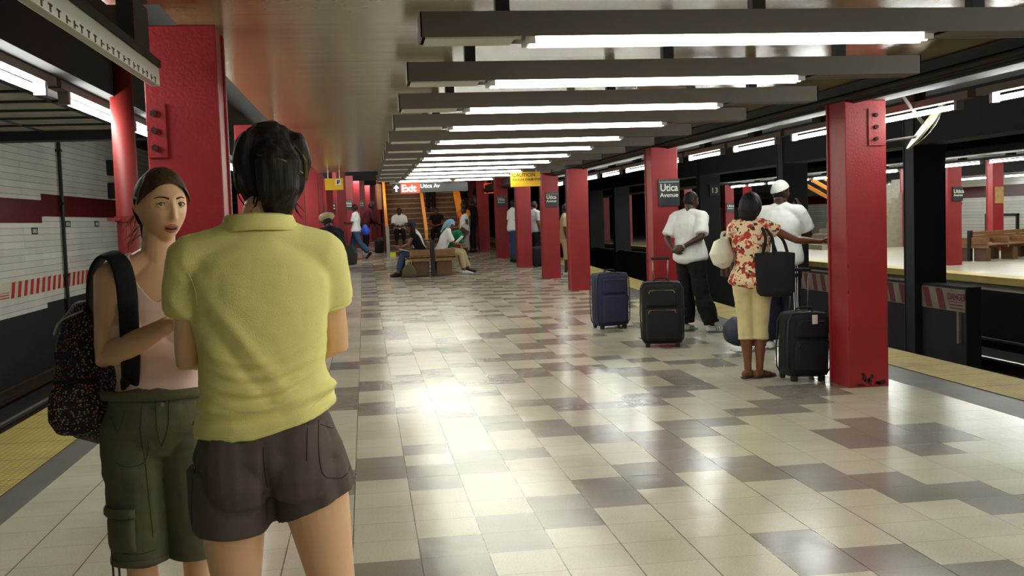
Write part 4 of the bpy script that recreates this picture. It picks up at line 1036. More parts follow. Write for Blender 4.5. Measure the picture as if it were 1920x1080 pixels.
def add_shoes(f, t, m, sole=None, vox=.01):
    for q in 'RL': obj('shoe', shoes(f, q), m, t, smooth=True)
def person(name, label, loc): return thing('person', label, 'person', loc)
def seam(name, me_objs, pts, rad, m, parent, d=(0, 1, 0), n=8, out=.0005):
    """a stitched line laid on cloth: points are cast along D onto the mesh"""
    from mathutils.bvhtree import BVHTree
    me = me_objs.data; off = Vector((0, 0, 0)); q = me_objs.parent
    while q is not None: off += q.location; q = q.parent
    tr = BVHTree.FromPolygons([v.co+off for v in me.vertices], [tuple(p.vertices) for p in me.polygons])
    d = Vector(d).normalized(); P = []
    for p in spline(pts, n):
        h = tr.ray_cast(p-d*.6, d)
        if h[0] is not None: P.append(h[0]-d*out)
    if len(P) < 3: return None
    bm = new_bm(); loft(bm, P, [(rad, rad)]*len(P), seg=6, capf=.5); return obj(name, bm, m, parent, smooth=True)
def strap(bm, pts, w, th, side, n=5):
    P = spline(pts, n); loft(bm, P, [(w/2, th/2)]*len(P), side=side, seg=10, capf=.3, power=3)
# ================================================================== person in the yellow polo shirt (seen from behind)
M['yellow'] = cloth('pale_yellow_knit', (240, 232, 150), .85, var=.04, bump=.25)
M['shorts_seam'] = cloth('shorts_stitching', (56, 48, 44)); M['shorts'] = cloth('grey_brown_twill', (96, 86, 80), .85, var=.08)
def yellow_person():
    lean = Vector((1, 0, 0))
    J = dict(pel=(-.268, 2.76, .97), chest=(-.275, 2.75, 1.26), neck=(-.262, 2.735, 1.475), head=(-.235, 2.79, 1.640), hd=(-.28, 1, -.06), hu=(.03, .0, 1),
             shL=(-.432, 2.745, 1.425), elL=(-.462, 2.79, 1.175), wrL=(-.32, 2.98, 1.19), shR=(-.112, 2.775, 1.425), elR=(-.085, 2.86, 1.19), wrR=(-.26, 3.0, 1.15),
             hipL=(-.368, 2.77, .90), knL=(-.368, 2.80, .49), anL=(-.378, 2.74, .088), hipR=(-.174, 2.77, .92), knR=(-.112, 2.78, .50), anR=(-.060, 2.72, .088),
             ftL=(-.2, 1, 0), ftR=(.15, 1, 0))
    f = Fig(J, 1.03, True, 1.0, fs=(-.05, 1, 0), ps=(-.05, 1, 0))
    t = person('person', 'person seen from behind in a pale yellow polo shirt and grey-brown shorts, arms folded', (-.24, 2.76, 0))
    me = f.body(.0055, hands={'L': (Vector((.9, .35, .1)), Vector((0, -1, -.2)), -1, .45), 'R': (Vector((-.95, .25, .1)), Vector((0, -1, 0)), 1, .45)})
    obj('body', me, M['skin'], t, smooth=True)
    # polo shirt
    bm = new_bm()
    rows = [(.90, -.258, 2.775, .182, .148), (.965, -.262, 2.775, .178, .144), (1.02, -.266, 2.77, .172, .138), (1.08, -.270, 2.765, .163, .132), (1.16, -.272, 2.76, .158, .126), (1.24, -.268, 2.755, .163, .126), (1.31, -.268, 2.75, .170, .126), (1.38, -.268, 2.748, .176, .118), (1.43, -.267, 2.745, .158, .098), (1.465, -.264, 2.742, .105, .08), (1.49, -.262, 2.74, .07, .066)]
    loft(bm, [Vector((x, y, z)) for z, x, y, a, b in rows], [(a, b) for *_, a, b in rows], side=Vector((1, .06, 0)), seg=48, capf=.15, power=2.3)
    f.traps(bm, .014); f.bust(bm, .012)
    f.arm(bm, 'L', 0, .50, .019, extra=lambda t: .018*t, capf=.1); f.arm(bm, 'R', 0, .50, .017, extra=lambda t: .014*t, capf=.1)
    def dsp(co, n):
        z = co.z; x = co.x+.27; d = 0
        if co.y < 2.80:
            # long diagonal pulls across the back and swags above the hem
            u = x*.75+(z-1.15)*.55
            d += .0075*gauss(u-.02, .016)*gauss(z-1.22, .13)+.006*gauss(u+.055, .014)*gauss(z-1.27, .10)-.005*gauss(u+.02, .013)*gauss(z-1.2, .14)
            v = z-1.045-.9*x*x-.10*x
            d += .006*gauss(v-.015, .011)-.006*gauss(v+.008, .011)+.0015*gauss(v+.04, .02)-.004*gauss(v-.045, .016)
            for z0, am in ((1.065, .006), (1.10, .007), (1.14, .006), (1.175, .004)):
                v3 = z-z0-2.3*(x-.01)**2-.12*x; d += am*(gauss(v3, .008)-.8*gauss(v3+.014, .008))*gauss(x-.02, .10)
            v2 = z-1.13-.35*x; d += .0055*gauss(v2, .012)*gauss(x-.07, .08)-.005*gauss(v2+.02, .012)*gauss(x-.07, .08)
        d += .004*noise.noise(Vector((co.x*9, co.y*9, co.z*6)))+.0015*noise.noise(co*30)
        return d
    me = remesh(bm, .0055, 14, dsp)
    def keep(c):
        hem = .985+.27*max(0, c.x+.30)+(.9*max(0, c.x+.16)**1.6) if c.z < 1.15 else 0
        if abs(c.x+.27) < .2 and c.z < 1.15 and c.z < hem+(.01 if c.y > 2.78 else 0): return False
        if abs(c.x+.262) < .064 and c.z > 1.497: return False
        if c.y < 2.78 and abs(c.x+.443) < .010*(1.03-c.z)/.04 and c.z < 1.03: return False
        return True
    me = cut(me, keep, 5)
    for v in me.vertices:       # shirt tail kicks out on the right hip
        k = gauss(v.co.z-1.09, .035)*max(0, v.co.x+.15); v.co.x += k*.30
        k = gauss(v.co.z-.99, .05)*max(0, -.39-v.co.x); v.co.x -= k*.30
    sh = thick(obj('polo_shirt', me, M['yellow'], t, smooth=True), .003)
    # collar: folded band round the neck
    bm = new_bm(); cx, cy = -.262, 2.738; N_ = 48; rings = []
    for r, z, dz in ((.060, 1.485, 0), (.0615, 1.520, 0), (.0645, 1.532, 0), (.0700, 1.527, 0), (.078, 1.503, 0), (.0775, 1.490, 0), (.0755, 1.489, 0), (.073, 1.503, 0), (.066, 1.515, 0)):
        ring = []
        for k in range(N_):
            a = 2*math.pi*k/N_; yy = math.sin(a); zz = z-.028*max(0, yy)-.004*abs(math.cos(a)); ring.append(bm.verts.new((cx+r*1.2*math.cos(a), cy+r*1.04*yy, zz+.010)))
        rings.append(ring)
    for r0, r1 in zip(rings, rings[1:]):
        for k in range(N_): bm.faces.new((r0[k], r0[(k+1) % N_], r1[(k+1) % N_], r1[k]))
    obj('collar', bm, M['yellow'], t, smooth=True)
    # sleeve cuffs
    for q in 'LR':
        bm = new_bm(); A = f.J['sh'+q]; B = f.J['el'+q]; r = .0595 if q == 'L' else .0565
        pts = [A.lerp(B, .475), A.lerp(B, .53)]; loft(bm, pts, [(r, r)]*2, side=Vector((1, 0, 0)), seg=28, capf=.08); obj('sleeve_cuff', bm, M['yellow'], t, smooth=True)
    seam('side_vent', sh, [(-.452, 2.7, 1.0), (-.449, 2.7, 1.02), (-.447, 2.7, 1.035)], .0022, M['shorts_seam'], t)
    seam('hem_stitch', sh, [(-.42, 2.7, 1.0), (-.33, 2.7, .999), (-.26, 2.7, 1.01), (-.18, 2.7, 1.035), (-.11, 2.7, 1.085)], .0008, M['yellow'], t)
    seam('shoulder_seam', sh, [(-.43, 2.6, 1.40), (-.415, 2.6, 1.36), (-.412, 2.6, 1.32)], .001, M['yellow'], t)
    # shorts
    bm = new_bm(); f.torso(bm, .018, 0.02, .34, n=10, capf=.55); f.seat(bm, .012)
    f.leg(bm, 'L', 0, .40, .019, extra=lambda t: .010*t, capf=.05, k=.98); f.leg(bm, 'R', 0, .42, .012, extra=lambda t: .040*t, capf=.05, k=.96)
    def ds(co, n):
        d = .003*noise.noise(Vector((co.x*12, co.y*12, co.z*9)))
        if co.x > -.2 and co.z < .93: d += .006*math.sin(math.atan2(co.y-2.77, co.x+.16)*9)*min(1, (.93-co.z)/.1)*gauss(co.x+.09, .07)
        v = co.z-.84+.6*abs(co.x+.27); d -= .004*gauss(v, .008)*gauss(co.x+.27, .06)
        d -= .008*gauss(co.x+.268, .012)*max(0, min(1, (1.0-co.z)/.08))
        return d
    me = cut(remesh(bm, .0055, 2, ds), lambda c: c.x < -.275 or c.z > .765+.42*(c.x+.22) or c.z > .95, 4); so = obj('shorts', me, M['shorts'], t, smooth=True)
    for pts in ([(-.135, 2.7, 1.02), (-.135, 2.7, .93), (-.125, 2.7, .885), (-.09, 2.7, .865), (-.06, 2.7, .88), (-.04, 2.7, .90)], [(-.13, 2.7, 1.01), (-.10, 2.7, .99), (-.075, 2.7, 1.0)], [(-.268, 2.7, .97), (-.268, 2.7, .90), (-.266, 2.7, .86)], [(-.44, 2.7, .95), (-.455, 2.7, .85), (-.462, 2.7, .77)], [(-.16, 2.7, 1.03), (-.165, 2.7, .93)]):
        seam('stitched_seam', so, pts, .0012, M['shorts_seam'], t)
    # patch pocket on the right seat
    bm = new_bm(); me = None
    pk = [(-.125, .985), (-.06, 1.0), (-.045, .93), (-.06, .885), (-.10, .87), (-.135, .90)]
    # hair: full cap, gathered at the nape with a clip
    def ex(bm, C, R, s):
        loft(bm, [C+R @ (Vector(p)*s) for p in ((0, -.085, .055), (0, -.112, .012), (0, -.108, -.045), (.006, -.078, -.088), (.012, -.062, -.112))], [(.045, .026), (.056, .032), (.052, .032), (.038, .026), (.028, .018)], side=R @ Vector((1, 0, 0)), seg=20, capf=.7)
        for sd in (-1, 1): loft(bm, [C+R @ (Vector(p)*s) for p in ((sd*.058, -.035, .07), (sd*.070, -.045, .02), (sd*.052, -.062, -.04))], [(.03, .04), (.026, .036), (.02, .024)], side=R @ Vector((1, 0, 0)), seg=14)
    me = f.cap_hair(.0045, grow=.013, front=.066, side=-.012, nape=-.125, noise_amp=.005, extra=ex, keep=lambda p: (False if (p.x > .055 and -.045 < p.y < .015 and -.045 < p.z < .018) else (p.z > -.13 if p.y < -.015 else (p.z > -.05 if p.y < .01 else None))))
    obj('hair', me, M['hair_dark'], t, smooth=True)
    R = f.headmat(); C = f.J['head']; s = 1.03
    for k, (x0, x1, z0, z1) in enumerate(((-.05, .062, .012, -.012), (.045, .07, .03, -.02))):
        bm = new_bm(); loft(bm, spline([C+R @ Vector((x0, -.118, z0+.02)), C+R @ Vector(((x0+x1)/2, -.142, (z0+z1)/2+.018)), C+R @ Vector((x1, -.105, z1))], 5), [(.003, .005)]*11, side=Vector((0, 0, 1)), seg=8); obj('hair_clip', bm, mat('clip_metal', (110, 92, 60), .3, metal=.8), t, smooth=True)
    rn = random.Random(5)
    bm = new_bm()
    for k in range(46):
        x = rn.uniform(-.045, .05); z = rn.uniform(-.125, -.07); p0 = C+R @ Vector((x, -.088+abs(x)*.5, z+.05)); p1 = C+R @ Vector((x*1.15+rn.uniform(-.006, .006), -.074+abs(x)*.4, z)); p2 = C+R @ Vector((x*1.25+rn.uniform(-.014, .014), -.070+rn.uniform(-.012, .01), z-rn.uniform(.012, .034)))
        loft(bm, [p0, p1, p2], [(.003, .003), (.0022, .0022), (.0006, .0006)], seg=5)
    obj('loose_strands', bm, M['hair_dark'], t, smooth=True)
    # glasses cord hanging at the left side of the head
    bm = new_bm(); pts = [C+R @ Vector(p) for p in ((-.082, .045, .01), (-.084, .0, .012), (-.086, -.01, -.02), (-.080, -.012, -.058), (-.070, -.03, -.082))]
    pipe(bm, spline(pts, 4), .0016, 6); obj('glasses_cord', bm, M['rubber'], t)
    for q in 'LR':
        obj('shoe', shoes(f, q, .006), cloth('grey_shoe', (90, 88, 84)), t, smooth=True)
    return f
YF = yellow_person()

# ================================================================== woman in the pink tank top
M['pink'] = cloth('pink_cotton', (240, 208, 198), .9, var=.04); M['olive'] = cloth('olive_twill', (104, 102, 80), .9, var=.12); M['olive_dark'] = cloth('olive_twill_seam', (78, 77, 60), .9, var=.1)
M['lip'] = skin('lips', (182, 104, 90)); M['mouth'] = mat('mouth_inside', (60, 18, 16), .5); M['teeth'] = mat('teeth', (220, 214, 200), .3)
M['brow'] = mat('eyebrow', (58, 42, 30), .9); M['eyewhite'] = mat('eye_white', (214, 208, 200), .15); M['iris'] = mat('iris', (86, 92, 66), .2); M['pupil'] = mat('pupil', (8, 8, 8), .1)
def pink_woman():
    J = dict(pel=(-.672, 3.48, .93), chest=(-.668, 3.50, 1.21), neck=(-.655, 3.50, 1.41), head=(-.628, 3.475, 1.578), hd=(.64, -1, -.03), hu=(.02, 0, 1),
             armk=1.12, shR=(-.785, 3.47, 1.365), elR=(-.812, 3.45, 1.115), wrR=(-.59, 3.27, 1.225), shL=(-.50, 3.50, 1.37), elL=(-.47, 3.44, 1.10), wrL=(-.50, 3.24, 1.18),
             hipR=(-.750, 3.48, .89), knR=(-.748, 3.47, .47), anR=(-.755, 3.53, .088), hipL=(-.597, 3.50, .89), knL=(-.582, 3.50, .47), anL=(-.565, 3.57, .088), ftR=(.1, -1, 0), ftL=(.35, -1, 0))
    f = Fig(J, .98, True, .97, fs=(.12, -1, 0), ps=(.12, -1, 0))
    t = person('person', 'woman in a pink tank top and olive cargo capris facing the camera, lips parted', (-.665, 3.49, 0))
    me = f.body(.004, hands={'R': (Vector((.85, -.35, .15)), Vector((0, -.5, -1)), -1, .5), 'L': (Vector((-.2, -.8, .3)), Vector((.5, 0, -1)), 1, .5)})
    obj('body', me, M['skin'], t, smooth=True)
    R = f.headmat(); C = f.J['head']; s = .98
    def HP(x, y, z): return C+R @ (Vector((x, y, z))*s)
    def surf(x, z, out=0.):
        """front surface of the face at x, z"""
        best = None
        lo, hi = 0., math.pi
        # march over direction with the given x, z
        y = .12
        for _ in range(3): pass
        d = None; bd = 9
        for i in range(60):
            ph = math.pi*(i+.5)/60
            for j in range(-14, 15):
                th = j/14*1.35
                dd = Vector((math.sin(ph)*math.sin(th), math.sin(ph)*math.cos(th), math.cos(ph)))
                p = head_point(dd); e = (p.x-x)**2+(p.z-z)**2
                if e < bd: bd = e; d = p
        return Vector((x, d.y+out, z))
    for sd, nm in ((-1, 'R'), (1, 'L')):
        c0 = surf(sd*.031, .008); c = Vector((sd*.0315, c0.y-.0068, .008))
        bm = new_bm(); bmesh.ops.create_uvsphere(bm, u_segments=28, v_segments=18, radius=.0118*s, matrix=Matrix.Translation(HP(*c)))
        eye = obj('eye', bm, M['eyewhite'], t, smooth=True)
        look = (R.transposed() @ Vector((.40, -1, -.02))).normalized()
        for nm2, rr, dist, m_ in (('iris', .0058, .0103, 'iris'), ('pupil', .0026, .0108, 'pupil')):
            bm = new_bm(); q = (R @ look).to_track_quat('Z', 'Y').to_matrix().to_4x4(); bmesh.ops.create_uvsphere(bm, u_segments=20, v_segments=12, radius=rr*s)
            bmesh.ops.scale(bm, vec=(1, 1, .35), verts=bm.verts); bmesh.ops.transform(bm, matrix=Matrix.Translation(HP(*(c+look*dist))) @ q, verts=bm.verts); obj(nm2, bm, M[m_], eye, smooth=True)
        # lids
        for nm3, k, mm, wd in (('upper_lid', 1, 'skin', .0042), ('lower_lid', -1, 'skin', .0032)):
            pts = []
            for i in range(9):
                u = -1+2*i/8; zz = c.z+k*(.0070*(1-u*u))-(.0008*k)+.0006*u*sd; xx = c.x+u*.0145
                yy = c.y+math.sqrt(max(1e-6, .0128**2-(zz-c.z)**2-(xx-c.x)**2*.55)); pts.append(HP(xx, yy+.0006, zz+k*.0018))
            bm = new_bm(); loft(bm, pts, [(wd*.62, wd*(.5))]*9, side=R @ Vector((0, 0, 1)), seg=10, capf=.5); obj(nm3, bm, M[mm], t, smooth=True)
            if k == 1:
                bm = new_bm(); loft(bm, [p+R @ Vector((0, .0022, -.0014)) for p in pts], [(.0014, .0012)]*9, side=R @ Vector((0, 0, 1)), seg=6); obj('lashes', bm, M['brow'], t)
        bm = new_bm(); pts = []
        for i in range(8):
            u = i/7; x = sd*(.013+.036*u); z = .0255+.0075*math.sin(u*2.1)-.005*u*u; pts.append(HP(*surf(x, z, .0008)))
        loft(bm, pts, [(.0030*(1-.55*i/7), .0013) for i in range(8)], side=R @ Vector((0, 0, 1)), seg=8); obj('eyebrow', bm, M['brow'], t, smooth=True)
    # lips parted in speech
    def lip(z0, h, w, up):
        pts, rr = [], []
        for i in range(13):
            u = -1+2*i/12; x = u*w; z = z0+(h*(1-u*u)*up)+(.0022*gauss(abs(u)-.22, .16)-.001*gauss(u, .12) if up > 0 else 0); pts.append(HP(*surf(x, z, -.0005))); rr.append((.0042*(1-.75*abs(u)**2.2)+.0008, .0034*(1-.6*u*u)+.0006))
        bm = new_bm(); loft(bm, pts, rr, side=R @ Vector((0, 0, 1)), seg=12); return bm
    obj('upper_lip', lip(-.0625, .0028, .0215, 1), M['lip'], t, smooth=True); obj('lower_lip', lip(-.0700, .0064, .0205, -1), M['lip'], t, smooth=True)
    pts = [HP(*surf(-.019+.038*i/8, -.0672, .0008)) for i in range(9)]
    bm = new_bm(); loft(bm, pts, [(.0056*(1-.8*abs(-1+i/4)**2)+.0006, .0022) for i in range(9)], side=R @ Vector((0, 0, 1)), seg=10); obj('mouth_opening', bm, M['mouth'], t, smooth=True)
    # hair pulled back into a low tail
    def ex(bm, C, R, s):
        loft(bm, [C+R @ (Vector(p)*s) for p in ((0, -.085, .04), (0, -.112, .0), (.0, -.112, -.05), (.004, -.095, -.10), (.004, -.088, -.15))], [(.040, .026), (.034, .028), (.030, .024), (.026, .018), (.014, .010)], side=R @ Vector((1, 0, 0)), seg=20, capf=.8)
    def kp(p):
        if p.y < -.075: return True
        if abs(p.x) > .05 and -.040 < p.y < .010 and -.05 < p.z < .034: return False
        if p.y > .012: return p.z > .075-8.*p.x*p.x-.5*max(0, .04-p.y)
        if p.y > -.034: return p.z > .024-.35*max(0, p.y)
        return p.z > -.055-.0*p.y
    me = f.cap_hair(.0035, grow=.0115, noise_amp=.0022, extra=ex, keep=kp)
    obj('hair', me, M['hair_brown'], t, smooth=True)
    rn = random.Random(2); bm = new_bm()
    for k in range(70):
        sd = rn.choice((-1, -1, -1, 1)); z = rn.uniform(-.09, .02); p0 = HP(sd*rn.uniform(.03, .06), -.085, z); p1 = HP(sd*rn.uniform(.055, .085), -.085+rn.uniform(-.02, .02), z-.03); p2 = HP(sd*rn.uniform(.05, .10), -.08+rn.uniform(-.03, .03), z-rn.uniform(.05, .09))
        loft(bm, [p0, p1, p2], [(.0011, .0011), (.0009, .0009), (.0003, .0003)], seg=5)
    obj('loose_strands', bm, M['hair_brown'], t, smooth=True)
    # tank top with a scooped neck
    bm = new_bm(); f.torso(bm, .006, .20, .97, n=26, capf=.1, seg=48); f.traps(bm, .006); f.bust(bm, .006)
    me = remesh(bm, .004, 2, lambda co, n: .0035*noise.noise(Vector((co.x*10, co.y*10, co.z*22)))*(1 if co.z < 1.2 else .3))
    ax = Vector((-.650, 3.50))
    sdv = (f.J['shR']-f.J['shL']).normalized(); fw = Vector((.12, -1, 0)).normalized()
    def keep(c):
        r = c-f.J['neck']; x = r.dot(sdv); y = r.dot(fw); z = c.z
        if z < 1.005-.03*(c.x+.76)*0: return False
        w = .052+.020*max(0, (1.385-z)/.1)
        if y > -.03:                       # front: scoop between the straps
            if abs(x) < .078 and z > 1.285+1.9*abs(x)**1.55*9*.30: return False
        elif abs(x) < .075 and z > 1.32+.6*abs(x): return False
        lim = .128 if z > 1.29 else .128+(1.29-z)*1.1
        return abs(x) < lim
    me = cut(me, keep, 6); thick(obj('tank_top', me, M['pink'], t, smooth=True), .0025)
    # capris
    bm = new_bm(); f.torso(bm, .018, 0, .345, n=10, capf=.7); f.seat(bm, .010)
    for q in 'RL': f.leg(bm, q, 0, 1.02, .018, extra=lambda t: .018*min(1, t), capf=.06)
    me = remesh(bm, .005, 2, lambda co, n: .005*noise.noise(Vector((co.x*9, co.y*9, co.z*26)))+.003*noise.noise(co*24)); 
    obj('cargo_capris', me, M['olive'], t, smooth=True)
    co = [o for o in t.children if o.name.startswith('cargo_capris')][0]
    for pts in ([(-.70, 3.3, .97), (-.705, 3.3, .85), (-.70, 3.3, .74), (-.695, 3.3, .55)], [(-.79, 3.3, .80), (-.76, 3.3, .785), (-.71, 3.3, .79), (-.69, 3.3, .83), (-.685, 3.3, .87)], [(-.66, 3.3, .985), (-.655, 3.3, .90), (-.652, 3.3, .84)], [(-.62, 3.3, .985), (-.625, 3.3, .90), (-.65, 3.3, .84)], [(-.80, 3.3, .94), (-.77, 3.3, .90), (-.75, 3.3, .96)], [(-.80, 3.3, .515), (-.75, 3.3, .505), (-.69, 3.3, .51)]):
        seam('stitched_seam', co, pts, .0012, M['olive_dark'], t)
    bm = new_bm(); pts = [Vector((-.672+.175*math.cos(a), 3.485+.128*math.sin(a), .998)) for a in [math.radians(x) for x in range(-180, 181, 10)]]
    for z0, z1 in ((.985, 1.015),):
        r0 = [bm.verts.new((p.x, p.y, z0)) for p in pts[:-1]]; r1 = [bm.verts.new((p.x*1.0, p.y, z1)) for p in pts[:-1]]
        for k in range(len(r0)): bm.faces.new((r0[k], r0[(k+1) % len(r0)], r1[(k+1) % len(r0)], r1[k]))
    thick(obj('waistband', bm, M['olive'], t, smooth=True), .004)
    # cargo pocket, thigh seam and pocket flap on her right leg
    K = f.J['knR']
    def patch(nm, th0, th1, z0, z1, r, m_, thick_=.012):
        bm = new_bm(); a = []
        for j in range(7):
            z = z0+(z1-z0)*j/6; row = []
            for i in range(9):
                th = th0+(th1-th0)*i/8; rr = r+thick_*(1-.5*(abs(i-4)/4)**6)*(1-.4*(abs(j-3)/3)**6); row.append(bm.verts.new((K.x+.003+rr*math.cos(th), K.y+rr*math.sin(th), z)))
            a.append(row)
        for r0, r1 in zip(a, a[1:]):
            for i in range(8): bm.faces.new((r0[i], r0[i+1], r1[i+1], r1[i]))
        return thick(obj(nm, bm, m_, t, smooth=True), .01)
    patch('cargo_pocket', math.radians(-165), math.radians(-88), .515, .625, .090, M['olive']); patch('pocket_flap', math.radians(-167), math.radians(-86), .622, .652, .098, M['olive'])
    # knot straps at the hem
    for dx in (-.012, .006):
        bm = new_bm(); pipe(bm, [(K.x-.066+dx, K.y-.045, .50), (K.x-.064+dx, K.y-.052, .42), (K.x-.058+dx, K.y-.056, .33)], .0035, 6); obj('hem_cord', bm, M['olive_dark'], t)
    bm = new_bm(); loft(bm, [K+Vector((-.002, 0, -.006)), K+Vector((-.002, 0, .012))], [(.0915, .0915)]*2, seg=30, capf=.05); obj('hem_band', bm, M['olive'], t, smooth=True)
    bm = new_bm(); cyl(bm, (-.635, 3.352, .975), (-.634, 3.346, .975), .006, 12); obj('waist_button', bm, M['steel'], t)
    for q in 'RL': obj('shoe', shoes(f, q, .006), cloth('brown_shoe', (70, 52, 40)), t, smooth=True)
    return f
WF = pink_woman()
# ---- backpack on her right shoulder
def speckle():
    m = mat('speckled_fabric', (20, 18, 22), .8); N = NT(m)
    tc = N.n('TexCoord'); v = N.n('TexVoronoi'); v.inputs['Scale'].default_value = 135; N.l(tc.outputs['Object'], v.inputs['Vector'])
    hs = N.n('SeparateColor', mode='HSV'); N.l(v.outputs['Color'], hs.inputs[0])
    sp = N.n('SeparateColor'); N.l(v.outputs['Color'], sp.inputs[0])
    cb = N.n('CombineColor', mode='HSV'); N.l(sp.outputs[0], cb.inputs[0]); cb.inputs[1].default_value = .6; cb.inputs[2].default_value = .36
    dot = N.math('LESS_THAN', v.outputs['Distance'], .40); on = N.math('GREATER_THAN', sp.outputs[1], .30)
    warm = N.mix(N.math('GREATER_THAN', sp.outputs[2], .5), cb.outputs[0], (.34, .09, .05))
    c = N.mix(N.math('MULTIPLY', dot, on), (.010, .009, .011), warm); N.l(c, N.b.inputs['Base Color']); return m
M['speckle'] = speckle()
t = thing('backpack', 'black backpack speckled with coloured dots, slung on the woman\'s right shoulder', 'backpack', (-.88, 3.55, .85))
bm = new_bm()
ctr = Vector((-.885, 3.60, 0)); ax = Vector((-.72, .70, 0)).normalized(); sdb = Vector((.70, .72, 0)).normalized()
rows = [(.845, .055, .055, .03), (.875, .105, .082, .022), (.93, .125, .10, .012), (1.0, .13, .102, .004), (1.08, .122, .095, 0), (1.16, .11, .085, -.004), (1.23, .09, .065, -.004), (1.275, .055, .04, 0)]
loft(bm, [ctr+Vector((o*1.2, 0, z)) for z, a, b, o in rows], [(a, b) for z, a, b, o in rows], side=sdb, seg=28, capf=.3, power=2.8)
obj('bag_body', remesh(bm, .006, 2, lambda co, n: .006*noise.noise(co*9)), M['speckle'], t, smooth=True)
bm = new_bm(); c2 = ctr-sdb*.02+Vector((-.02, -.085, 0))
loft(bm, [c2+Vector((0, 0, z)) for z in (.88, .92, .98, 1.02, 1.04)], [(.07, .03), (.092, .042), (.09, .045), (.08, .035), (.06, .02)], side=Vector((1, .2, 0)), seg=24, capf=.4, power=3)
fp = obj('front_pocket', remesh(bm, .006, 2), M['speckle'], t, smooth=True)
bm = new_bm(); strap(bm, [c2+Vector((-.066, -.018, 1.040)), c2+Vector((0, -.040, 1.046)), c2+Vector((.066, -.014, 1.040))], .014, .006, Vector((0, 0, 1))); obj('pocket_binding', bm, M['blackfab'], fp, smooth=True)
bm = new_bm(); pipe(bm, spline([c2+Vector((-.06, .0, 1.19)), c2+Vector((-.03, -.03, 1.235)), c2+Vector((.03, -.0, 1.262))], 4), .004, 6); obj('zip', bm, M['steel'], t)
bm = new_bm(); box(bm, *(sorted((c2.x-.05, c2.x+.0))), c2.y-.052, c2.y-.047, 1.115, 1.14); obj('fabric_patch', bm, cloth('dark_patch', (44, 34, 52)), t)
bm = new_bm(); P_ = spline([(-.862, 3.56, 1.20), (-.866, 3.54, 1.30), (-.846, 3.51, 1.39), (-.80, 3.465, 1.437), (-.752, 3.415, 1.415), (-.728, 3.378, 1.35), (-.722, 3.364, 1.27), (-.722, 3.362, 1.19), (-.728, 3.38, 1.10), (-.745, 3.42, 1.02), (-.79, 3.50, .95)], 5); S_ = Vector((-.785, 3.50, 1.30)); sd_ = []
for i_ in range(len(P_)):
    tn = (P_[min(i_+1, len(P_)-1)]-P_[max(i_-1, 0)]).normalized(); nr = P_[i_]-(S_ if P_[i_].z > 1.27 else Vector((-.70, 3.52, P_[i_].z))); sd_.append(tn.cross(nr).normalized())
loft(bm, P_, [(.031, .006)]*len(P_), side=sd_, seg=12, capf=.3, power=3)
obj('shoulder_strap', bm, M['blackfab'], t, smooth=True)
bm = new_bm(); strap(bm, [(-.79, 3.50, 1.0), (-.77, 3.44, 1.02), (-.745, 3.40, 1.06)], .05, .02, Vector((0, .2, 1))); obj('strap_base', bm, M['blackfab'], t, smooth=True)

# ================================================================== man in the white tee, hands clasped behind his back
M['white_tee'] = cloth('white_cotton', (224, 224, 220), .9, var=.03); M['white_tee2'] = cloth('white_cotton_soft', (212, 214, 210), .9, var=.03)
M['black_trouser'] = cloth('black_trouser', (26, 22, 22), .9); M['navy_trouser'] = cloth('navy_track_trouser', (20, 22, 38), .8)
M['shoe_white'] = cloth('white_sneaker', (196, 200, 196), .6); M['shoe_dark'] = cloth('dark_shoe', (30, 27, 26), .6); M['sole'] = mat('grey_sole', (90, 92, 94), .7)
def sneakers(f, t, stripes=True):
    for q in 'RL':
        sh = obj('shoe', shoes(f, q, .009), M['shoe_white'], t, smooth=True)
        A = f.J['an'+q]; d = f.J['ft'+q].normalized(); zz = A.z-.083*f.s+.008
        bm = new_bm(); loft(bm, [A-d*.06*f.s+Vector((0, 0, zz-A.z+.01)), A+d*.06*f.s+Vector((0, 0, zz-A.z+.01)), A+d*.19*f.s+Vector((0, 0, zz-A.z+.012))], [(.04, .016), (.045, .016), (.036, .014)], side=d.cross(Vector((0, 0, 1))), seg=14, capf=.5); obj('sole', bm, M['sole'], sh, smooth=True)
        if stripes:
            bm = new_bm(); sd = d.cross(Vector((0, 0, 1)))
            for k in range(3):
                p = A+d*(.03+.03*k)*f.s+Vector((0, 0, -.04)); 
                for s_ in (-1, 1): box(bm, -.004, .004, -.004, .004, -.02, .02, rot=Matrix.Translation(p+sd*s_*.046))
            obj('side_stripes', bm, M['black'], sh)
LOC = (4.03, 12.98, 0)
f = fig(LOC, math.radians(-50), 1.78, False, .96, chest=(0, -.01, 1.24), neck=(0, .0, 1.425), head=(.0, .045, 1.565), hd=(.55, 1, -.05),
        elR=(.245, -.13, 1.14), wrR=(.03, -.205, 1.03), elL=(-.245, -.12, 1.13), wrL=(-.10, -.205, .98), hipR=(.085, 0, .9), knR=(.15, -.02, .49), anR=(.27, .02, .085), knL=(-.09, .04, .49), anL=(-.10, .03, .085), ftR=(.6, 1, 0), ftL=(.1, 1, 0))
t = person('person', 'man in a white tee and black trousers standing with hands clasped behind his back', LOC)
Rz = f.Rz
obj('body', f.body(.0075, hands={'R': (Rz @ Vector((-1, -.1, -.25)), Rz @ Vector((0, 1, 0)), 1, .9), 'L': (Rz @ Vector((.8, -.2, .2)), Rz @ Vector((0, 1, 0)), -1, .7)}), M['skin_dark'], t, smooth=True)
obj('hair', f.cap_hair(.007, grow=.006, front=.068, side=-.01, nape=-.055, noise_amp=.001), M['hair_black'], t, smooth=True)
obj('tee', tee(f, .008, off=.028, hem=.0, sl=.86, loose=.045, amp=.012), M['white_tee'], t, smooth=True)
obj('trousers', trousers(f, .008, off=.02, end=1.93, flare=.05, amp=.014), M['black_trouser'], t, smooth=True)
